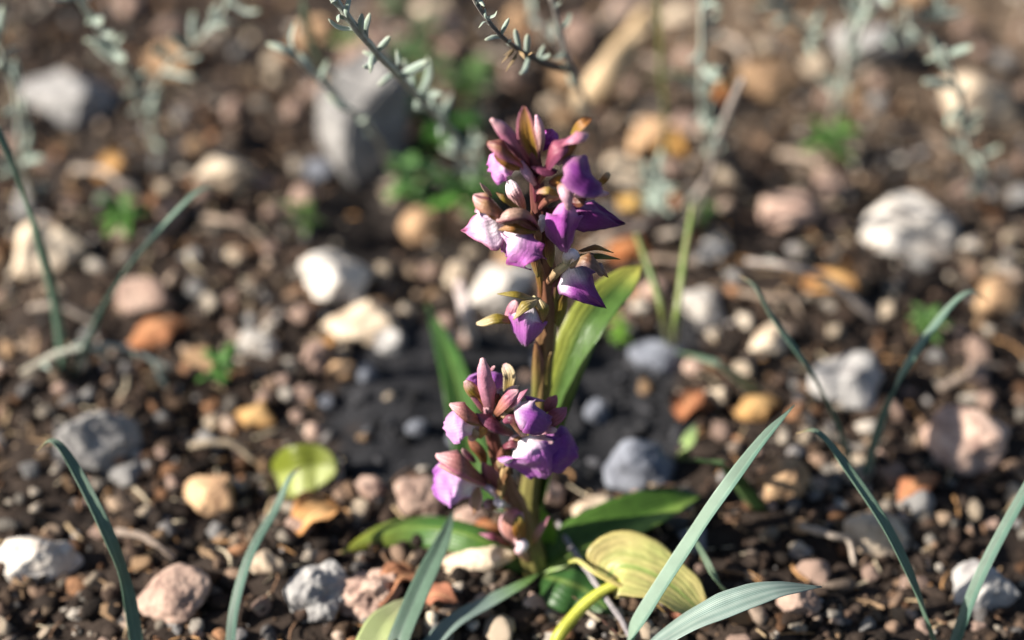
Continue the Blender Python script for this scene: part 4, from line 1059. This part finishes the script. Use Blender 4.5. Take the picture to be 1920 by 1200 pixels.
GREYTWIG = ((0.47, 0.49, 0.42), (0.34, 0.30, 0.24))
def twig(path, r0, r1, label, nleaf=16, leaf_px=44, seed=0, cols=GREYTWIG, start=0.1, name='shrub_twig', cat='twig', group=None, branches=(), spread=0.9, end=1.0):
    rt = random.Random(seed)
    path = clear(path, r0 + 0.002)
    root = empty(name, path[0], label, cat, group)
    tube('stem', path, [r0, r0 * .85 + r1 * .15, (r0 + r1) / 2, r1 * 1.1, r1], M_WOOD, root, grad(cols[1], cols[0], cols[0]), n=34, sides=8, bumps=0.35, seed=seed)
    def leaves(C, count, lpx, st):
        n = len(C)
        for q in range(count):
            u = st + (end - st) * (q + rt.random() * 0.5) / count
            i = min(int(u * (n - 1)), n - 2)
            p = C[i].lerp(C[i + 1], u * (n - 1) - i)
            t = (C[i + 1] - C[i]).normalized()
            a = rt.uniform(0, 6.28)
            side = Vector((math.cos(a), math.sin(a), 0)).cross(t)
            side = side.normalized() if side.length > 1e-4 else Vector((1, 0, 0))
            side = (side + FW * side.dot(FW) * -0.5).normalized()
            d = (t * rt.uniform(0.25, 0.9) + side * rt.uniform(0.5, 1.0) * spread + Vector((0, 0, 0.15))).normalized()
            nn = (t - d * t.dot(d)).normalized()
            x = d.cross(nn)
            L = lpx * 1.55 * mpx(p) * rt.uniform(0.65, 1.1)
            o = bpy.data.objects.new('leaf', rt.choice(LEAFT))
            place(o, p, root)
            o.matrix_basis = Matrix.Translation(o.location) @ Matrix((( x.x, d.x, nn.x, 0), (x.y, d.y, nn.y, 0), (x.z, d.z, nn.z, 0), (0, 0, 0, 1))) @ Matrix.Rotation(rt.uniform(-.6, .6), 4, 'Y') @ Matrix.Diagonal((L * 1.05, L, L, 1))
    leaves(resample(path, 60), nleaf, leaf_px, start)
    for bp_, br, bl in branches:
        tube('branch', bp_, [br, br * .85, br * .6], M_WOOD, root, grad(cols[1], cols[0]), n=18, sides=7, bumps=0.3, seed=seed + 1)
        if bl: leaves(resample(bp_, 40), bl, leaf_px, 0.25)
    return root

twig([G(935, 372), W(890, 318, .99), W(835, 240, .90), W(770, 165, .82), W(712, 105, .765), W(664, 48, .735), W(620, -15, .72)], 0.0019, 0.0014,
     'long grey green leafy twig arching over the large tilted rock', 32, 46, 11)
twig([G(742, 330), W(700, 250, .93), W(640, 190, .88), W(580, 130, .85), W(540, 90, .84)], 0.0014, 0.0011, 'small drooping leafy twig left of the large tilted rock', 9, 46, 12)
fork = twig([G(1132, 345), W(1122, 290, 1.02), W(1108, 225, .95), W(1086, 160, .88), W(1066, 118, .84), W(1052, 60, .82), W(1032, -10, .80)], 0.0017, 0.0012,
     'forked woody twig behind the tip of the tall orchid', 7, 30, 13, ((0.34, 0.31, 0.28), (0.05, 0.04, 0.035)), start=0.35,
     branches=[([W(1074, 135, .855), W(1030, 122, .81), W(980, 98, .765), W(935, 62, .738), W(895, 10, .725), W(885, -12, .722)], 0.0012, 18),
               ([W(1064, 118, .842), W(1040, 78, .90), W(1010, 40, .94), W(992, 10, .96)], 0.0007, 3)])
for k, (x0, y0, x1, y1) in enumerate([(965, 92, 945, 104), (962, 95, 940, 118), (968, 100, 948, 134), (972, 96, 984, 112), (990, 104, 1004, 96)]):
    ribbon('dry_flower', [W(x0, y0, .752), W((x0 + x1) / 2 + 2, (y0 + y1) / 2 - 3, .748), W(x1, y1, .746)], 0.0018, (-0.3, 0.3, 0.9), M_DRY, fork, grad((0.42, 0.28, 0.14), (0.60, 0.45, 0.27)), cup=0.4, nu=10, nv=5, seed=300 + k)
twig([G(1244, 400), W(1236, 374, .985), W(1230, 350, .965), W(1228, 325, .95)], 0.0012, 0.0008, 'small silvery leaf tuft beside the amber dry leaf', 20, 40, 14, spread=1.2)
twig([G(1330, 300), W(1322, 240, .98), W(1318, 160, .94), W(1318, 80, .91), W(1316, -20, .88)], 0.0020, 0.0014, 'upright pale stalk with silvery leaf whorls', 22, 40, 15, spread=1.2)
twig([G(1160, 448), W(1210, 420, 1.01), W(1262, 398, 1.0), W(1300, 374, .985), W(1330, 330, .96), W(1350, 250, .93), W(1392, 150, .90)], 0.0022, 0.0016,
     'bare bleached branch bending up past the silvery tuft', 3, 34, 16, ((0.42, 0.36, 0.32), (0.36, 0.30, 0.26)))
twig([G(1236, 446), W(1270, 432, .985), W(1300, 405, .975), W(1316, 372, .965)], 0.0023, 0.0018, 'short thick bleached stick under the bending branch', 0, 30, 17, ((0.45, 0.38, 0.31), (0.36, 0.30, 0.25)))
twig([G(800, 340), W(840, 344, 1.035), W(880, 352, 1.02), W(925, 342, 1.00), W(965, 315, .98)], 0.0020, 0.0014, 'bare greyish twig behind the upper left flowers of the tall orchid', 2, 30, 18, ((0.33, 0.29, 0.26), (0.26, 0.22, 0.19)))
twig([G(1098, 196), W(1130, 150, 1.06), W(1168, 96, 1.08), W(1190, 66, 1.095), W(1214, 30, 1.11)], 0.0082, 0.0062, 'thick dead root with peeling tan bark', 0, 30, 19, ((0.50, 0.36, 0.21), (0.55, 0.42, 0.28)), name='dead_root', cat='root',
     branches=[([W(1180, 80, 1.08), W(1212, 62, 1.085), W(1240, 60, 1.10)], 0.0035, 0)])
twig([G(1195, 1226), W(1168, 1166, .766), W(1130, 1112, .772), W(1094, 1060, .785), W(1062, 1012, .80), W(1048, 980, .81)], 0.0014, 0.0011,
     'knobbly lichen grey twig crossing the dark green leaf', 0, 30, 20, ((0.36, 0.33, 0.34), (0.30, 0.27, 0.28)))
tag(tube('straw', [G(1180, 1212), W(1140, 1172, .772), W(1105, 1142, .772), W(1074, 1118, .775)], [0.00035, 0.0003, 0.0002], M_WOOD, None, grad((0.25, 0.12, 0.10), (0.36, 0.22, 0.16))), 'hair thin reddish dry stem beside the lichen grey twig', 'straw')
tag(tube('straw', [G(842, 1118), W(872, 1124, .79), W(905, 1136, .786), W(935, 1160, .782)], [0.0009, 0.0012, 0.0009, 0.0005], M_WOOD, None, grad((0.45, 0.35, 0.18), (0.40, 0.32, 0.13))), 'curved straw coloured stem over the low grey green blade', 'straw')
tag(tube('straw', [G(1292, 992), W(1296, 975, .82), W(1302, 950, .82)], [0.0011, 0.0011, 0.0006], M_WOOD, None, grad((0.42, 0.30, 0.16), (0.5, 0.36, 0.2))), 'short tan straw beside the long folded blade', 'straw')
tag(tube('stick', [G(812, 1200), W(808, 1180, .775), W(812, 1150, .775)], [0.0034, 0.0032, 0.0024], M_WOOD, None, grad((0.55, 0.46, 0.34), (0.6, 0.52, 0.4)), bumps=.2), 'short thick whitish stick between the two blue green blades', 'stick')
tag(tube('stick', [G(884, 640), W(876, 600, .90), W(868, 560, .90), W(862, 532, .91)], [0.0028, 0.0030, 0.0034, 0.0026], M_WOOD, None, grad((0.52, 0.48, 0.46), (0.62, 0.5, 0.46)), bumps=.2), 'pale upright dead stick left of the tall orchid', 'stick')

# loose bleached sticks and broken twigs lying on the stones
STK = [(1120, 60, 1250, 20, 0.0018), (1210, 120, 1290, 190, 0.0015), (1255, 250, 1345, 300, 0.0016), (1140, 250, 1230, 215, 0.0017), (1290, 330, 1350, 260, 0.0013),
       (1100, 480, 1200, 450, 0.0015), (1210, 500, 1320, 520, 0.0013), (1000, 90, 1090, 30, 0.0013), (900, 110, 990, 170, 0.0013), (1350, 80, 1420, 180, 0.0018),
       (1460, 300, 1590, 360, 0.0020), (1660, 250, 1780, 300, 0.0018), (1390, 560, 1500, 600, 0.0016), (1760, 740, 1880, 700, 0.0018), (1500, 1000, 1600, 1070, 0.0016),
       (380, 420, 500, 470, 0.0018), (140, 330, 260, 380, 0.0018), (330, 220, 430, 190, 0.0015), (60, 590, 180, 620, 0.0018), (360, 850, 480, 880, 0.0016), (220, 1010, 330, 1060, 0.0016)]
NEAR = lambda x, y: min(MARKS, key=lambda q: math.hypot(q[0] - x, q[1] - y))[2]
rs_ = random.Random(5)
seen = {}
for k, (x0, y0, x1, y1, r) in enumerate(STK):
    a, b = G(x0, y0), G(x1, y1)
    zz = Vector((0, 0, 0.004))
    m1 = a.lerp(b, .35) + Vector((rs_.uniform(-.004, .004), rs_.uniform(-.004, .004), rs_.uniform(0.003, 0.007)))
    m2 = a.lerp(b, .7) + Vector((rs_.uniform(-.004, .004), rs_.uniform(-.004, .004), rs_.uniform(0.003, 0.007)))
    c = rs_.choice([(0.48, 0.40, 0.33), (0.40, 0.31, 0.24), (0.52, 0.42, 0.30), (0.34, 0.27, 0.22)])
    mk = NEAR((x0 + x1) / 2, (y0 + y1) / 2)
    adj = rs_.choice(['bleached', 'weathered', 'crooked', 'broken'])
    o = tube('stick', [a + zz, m1 + zz, m2 + zz, b + zz], [r, r * 1.05, r * .9, r * .6], M_WOOD, None, grad(c, tuple(q * .8 for q in c), c), n=20, sides=8, bumps=0.45, seed=k)
    lab = '%s %s stick lying near the %s' % (adj, 'thick' if r > 0.0016 else 'thin', mk)
    tag(o, lab, 'stick', 'loose sticks near the ' + mk)

# ------------------------------------------------------------------ dry leaves
def dry_leaf(px, py, w, L, ang, c0, c1, label, seed, lift=0.004):
    p = G(px, py)
    m = mpx(p)
    a = math.radians(ang)
    d = Vector((math.cos(a), math.sin(a), 0.10))
    h = L * m / 2
    path = [p - d * h + Vector((0, 0, lift)), p + Vector((0, 0, lift + h * 0.45)), p + d * h + Vector((0, 0, lift + h * .1))]
    o = ribbon('dry_leaf', path, w * m, (-0.3, -0.25, 0.9), M_DRY, None, grad(c0, c1, c0, edge=mixc(c0, (0.1, 0.05, 0.03), .5), mid=mixc(c1, (0.6, 0.4, 0.2), .3)), cup=random.Random(seed).choice((-.5, .5)), wave=0.35, wn_=1.7, rag=0.5, nu=18, nv=11, thick=0.0007, seed=seed)
    return tag(o, label, 'dry leaf')
dry_leaf(598, 990, 78, 100, 30, (0.52, 0.24, 0.08), (0.60, 0.36, 0.16), 'curled orange dry leaf above the big rough rock', 1)
dry_leaf(742, 1120, 56, 120, 35, (0.46, 0.20, 0.11), (0.50, 0.24, 0.13), 'salmon dry leaf left of the wide blue green blade', 2)
dry_leaf(822, 1140, 50, 80, -15, (0.36, 0.15, 0.09), (0.42, 0.18, 0.11), 'red brown dry leaf right of the wide blue green blade', 3)
dry_leaf(1240, 295, 60, 110, -40, (0.40, 0.20, 0.05), (0.48, 0.28, 0.09), 'amber dry leaf above the silvery tuft', 4)
dry_leaf(1190, 395, 56, 64, 10, (0.52, 0.30, 0.08), (0.56, 0.36, 0.12), 'round golden dry leaf right of the tall orchid', 5)
dry_leaf(1292, 775, 50, 80, 60, (0.36, 0.13, 0.06), (0.42, 0.18, 0.09), 'rust red dry leaf at the edge of the painted shade', 6)
dry_leaf(1175, 485, 60, 90, -20, (0.28, 0.09, 0.03), (0.34, 0.13, 0.05), 'dark russet dry leaf behind the orchid leaf tip', 7)
dry_leaf(612, 665, 36, 56, 80, (0.40, 0.19, 0.06), (0.46, 0.25, 0.10), 'small ochre dry leaf beside the broad cream and grey stone', 8)
dry_leaf(912, 1012, 40, 90, 5, (0.36, 0.12, 0.05), (0.44, 0.18, 0.08), 'reddish dry leaf behind the long cream stone', 9)
dry_leaf(1345, 185, 44, 60, 70, (0.36, 0.13, 0.04), (0.40, 0.17, 0.06), 'russet dry leaf behind the upright pale stalk', 10)
dry_leaf(1275, 1150, 60, 60, 0, (0.30, 0.12, 0.08), (0.36, 0.17, 0.11), 'brown dry leaf under the tip of the yellowing leaf', 11)
dry_leaf(300, 640, 70, 120, 20, (0.36, 0.14, 0.06), (0.44, 0.2, 0.1), 'rust red dead leaf before the pinkish boulder', 12)
dry_leaf(480, 800, 60, 90, -30, (0.44, 0.24, 0.09), (0.5, 0.32, 0.14), 'ochre dry leaf left of the round green leaf', 13)
dry_leaf(220, 330, 60, 90, 50, (0.40, 0.2, 0.07), (0.48, 0.28, 0.11), 'amber dry leaf under the bent shrub', 14)
dry_leaf(1560, 560, 70, 110, -20, (0.42, 0.2, 0.08), (0.5, 0.3, 0.12), 'amber dry leaf below the large white boulder', 15)
dry_leaf(1720, 930, 60, 100, 35, (0.36, 0.14, 0.07), (0.44, 0.2, 0.1), 'russet dry leaf before the bulging boulder', 16)
dry_leaf(1420, 780, 60, 90, 10, (0.48, 0.27, 0.1), (0.54, 0.34, 0.15), 'straw coloured dry leaf beside the golden tan stone', 17)

# ------------------------------------------------------------------ small green plants
def seedling(px, py, lpx, n, c0, c1, label, seed, height=0.02, wpx=14, name='seedling', tiers=2):
    p = G(px, py)
    m = mpx(p)
    rs = random.Random(seed)
    root = empty(name, p, label, 'seedling')
    top = p + Vector((rs.uniform(-.003, .003), -0.003, height))
    tube('stem', [p + Vector((0, 0, -0.002)), p.lerp(top, .5), top], [0.0011, 0.0010, 0.0007], M_STEM, root, grad(c0, c1), sides=7, n=10)
    for i in range(n):
        t = (i % tiers + 1) / tiers
        b = p.lerp(top, t)
        a = i * 2.4 + rs.uniform(-.3, .3)
        el = rs.uniform(0.0, 0.7)
        d = Vector((math.cos(a) * math.cos(el), math.sin(a) * math.cos(el), math.sin(el)))
        L = lpx * m * rs.uniform(0.7, 1.1)
        k = rs.uniform(0.7, 1.2)
        ribbon('leaf', [b, b + d * L * .5 + Vector((0, 0, L * .12)), b + d * L + Vector((0, 0, -L * .08))], wpx * m, Vector((0, 0, 1)) - d * d.z, M_LEAF, root,
               grad(tuple(x * k for x in c0), tuple(x * k for x in c1)), fold=-0.2, nu=9, nv=5, seed=seed * 40 + i)
    return root
BG0, BG1 = (0.05, 0.14, 0.02), (0.12, 0.30, 0.05)
seedling(778, 384, 66, 16, BG0, (0.16, 0.34, 0.10), 'bright green seedling above the rounded golden tan stone', 1, 0.018, 26)
seedling(868, 405, 84, 15, BG0, BG1, 'dark green seedling left of the tall orchid flowers', 2, 0.014, 32)
seedling(790, 245, 66, 13, BG0, BG1, 'green seedling right of the large tilted rock', 3, 0.016, 26)
seedling(845, 285, 84, 16, (0.03, 0.09, 0.015), BG0, 'deep green seedling under the long leafy twig', 4, 0.016, 34)
seedling(782, 165, 70, 14, (0.07, 0.16, 0.03), (0.2, 0.28, 0.16), 'taller green sprig growing behind the long leafy twig', 5, 0.05, 18, tiers=5)
seedling(872, 190, 84, 13, BG0, (0.2, 0.32, 0.12), 'spreading green seedling above the yellowish pebble', 6, 0.014, 22)
seedling(578, 440, 50, 10, (0.06, 0.14, 0.02), (0.14, 0.24, 0.05), 'green seedling left of the bare dark soil', 7, 0.016, 18)
seedling(1164, 640, 26, 26, (0.14, 0.34, 0.03), (0.24, 0.46, 0.06), 'fresh bright green sprig of tiny leaves at the rim of the painted shade', 8, 0.014, 10, tiers=5)
seedling(660, 100, 40, 8, (0.12, 0.2, 0.04), (0.26, 0.34, 0.12), 'pale yellow green seedling above the tan oval stone', 9, 0.010, 24)
seedling(1310, 420, 40, 9, BG0, (0.16, 0.26, 0.08), 'green seedling beside the short thick bleached stick', 10, 0.012, 16)
seedling(240, 440, 60, 13, BG0, BG1, 'green seedling between the cream boulder and the cream block', 11, 0.016, 20)
seedling(420, 720, 50, 12, BG0, BG1, 'green seedling below the white broken stone', 12, 0.014, 18)
seedling(1560, 300, 60, 13, BG0, BG1, 'green seedling between the tan rock and the pinkish rock', 13, 0.016, 20)
seedling(1740, 640, 50, 12, BG0, (0.16, 0.3, 0.08), 'green seedling below the large white boulder', 14, 0.014, 18)

# ------------------------------------------------------------------ the same ground going on to both sides
twig([G(300, 300), W(270, 210, .98), W(230, 120, .92), W(170, 30, .87), W(110, -60, .84)], 0.0022, 0.0013, 'bent shrub stem with silvery leaves over the wide grey rock', 22, 46, 31,
     branches=[([W(262, 190, .968), W(320, 120, .94), W(390, 60, .92), W(440, -10, .90)], 0.0012, 14)])
twig([G(60, 380), W(40, 290, .95), W(30, 180, .9), W(-10, 60, .86)], 0.0017, 0.0012, 'silvery leaved twig beside the thick cream boulder', 16, 44, 32)
twig([G(1560, 240), W(1580, 150, 1.02), W(1610, 60, .97), W(1650, -40, .93)], 0.0022, 0.0014, 'main stem of the spreading grey shrub', 20, 44, 33,
     branches=[([W(1586, 130, 1.01), W(1530, 70, .98), W(1470, 20, .96), W(1430, -30, .95)], 0.0012, 14), ([W(1592, 112, 1.0), W(1680, 70, .97), W(1760, 20, .95)], 0.0011, 12)])
twig([G(1850, 380), W(1820, 290, .97), W(1800, 190, .92), W(1770, 90, .88)], 0.0018, 0.0012, 'silvery leaved twig left of the tall cream rock', 18, 44, 34)
twig([G(1640, 600), W(1560, 530, .93), W(1480, 500, .92), W(1400, 490, .93)], 0.0022, 0.0014, 'crooked bleached branch lying past the pinkish rock', 2, 34, 35, ((0.42, 0.36, 0.32), (0.36, 0.30, 0.26)))
twig([G(40, 700), W(120, 660, .88), W(220, 650, .88), W(320, 690, .885)], 0.0016, 0.0011, 'fallen grey twig above the wide flat grey rock', 5, 36, 36)
BL = [([(120, 700), (100, 560, .86), (60, 420, .82), (10, 280, .80)], 0.007, 'long pale blade beside the thick cream boulder', blue),
      ([(140, 705), (190, 590, .86), (250, 490, .84), (330, 400, .83)], 0.006, 'long pale blade leaning towards the cream block', pale),
      ([(260, 1240), (240, 1120, .76), (200, 1000, .75), (140, 880, .755)], 0.0085, 'wide blue green blade over the bulky white limestone', blue),
      ([(430, 1240), (440, 1140, .77), (470, 1040, .775), (520, 950, .79)], 0.006, 'narrow blue green blade beside the cream pebble', pale),
      ([(1760, 1240), (1720, 1120, .75), (1660, 990, .745), (1580, 870, .75)], 0.0085, 'wide blue green blade over the low cream stone', blue),
      ([(1780, 1240), (1830, 1100, .755), (1890, 980, .755), (1960, 860, .76)], 0.007, 'blue green blade beside the sharp edged grey rock', pale),
      ([(1620, 900), (1650, 800, .82), (1700, 690, .80), (1770, 590, .80)], 0.006, 'slender pale blade before the large white boulder', pale),
      ([(1600, 900), (1570, 800, .82), (1520, 700, .80), (1450, 600, .80)], 0.0055, 'slender pale blade over the hollowed grey stone', blue)]
for pts, w, lab, cf in BL:
    (xa, ya, da), (xb, yb, db) = pts[-2], pts[-1]
    q_ = rs_.uniform(0.0, 1.0)
    pts = pts + [(xb + (xb - xa) * (0.35 + 0.4 * q_), yb + (yb - ya) * (0.75 - 0.4 * q_), db), (xb + (xb - xa) * (0.7 + 0.6 * q_), yb + (yb - ya) * (1.25 - 1.2 * q_), db + .004)]
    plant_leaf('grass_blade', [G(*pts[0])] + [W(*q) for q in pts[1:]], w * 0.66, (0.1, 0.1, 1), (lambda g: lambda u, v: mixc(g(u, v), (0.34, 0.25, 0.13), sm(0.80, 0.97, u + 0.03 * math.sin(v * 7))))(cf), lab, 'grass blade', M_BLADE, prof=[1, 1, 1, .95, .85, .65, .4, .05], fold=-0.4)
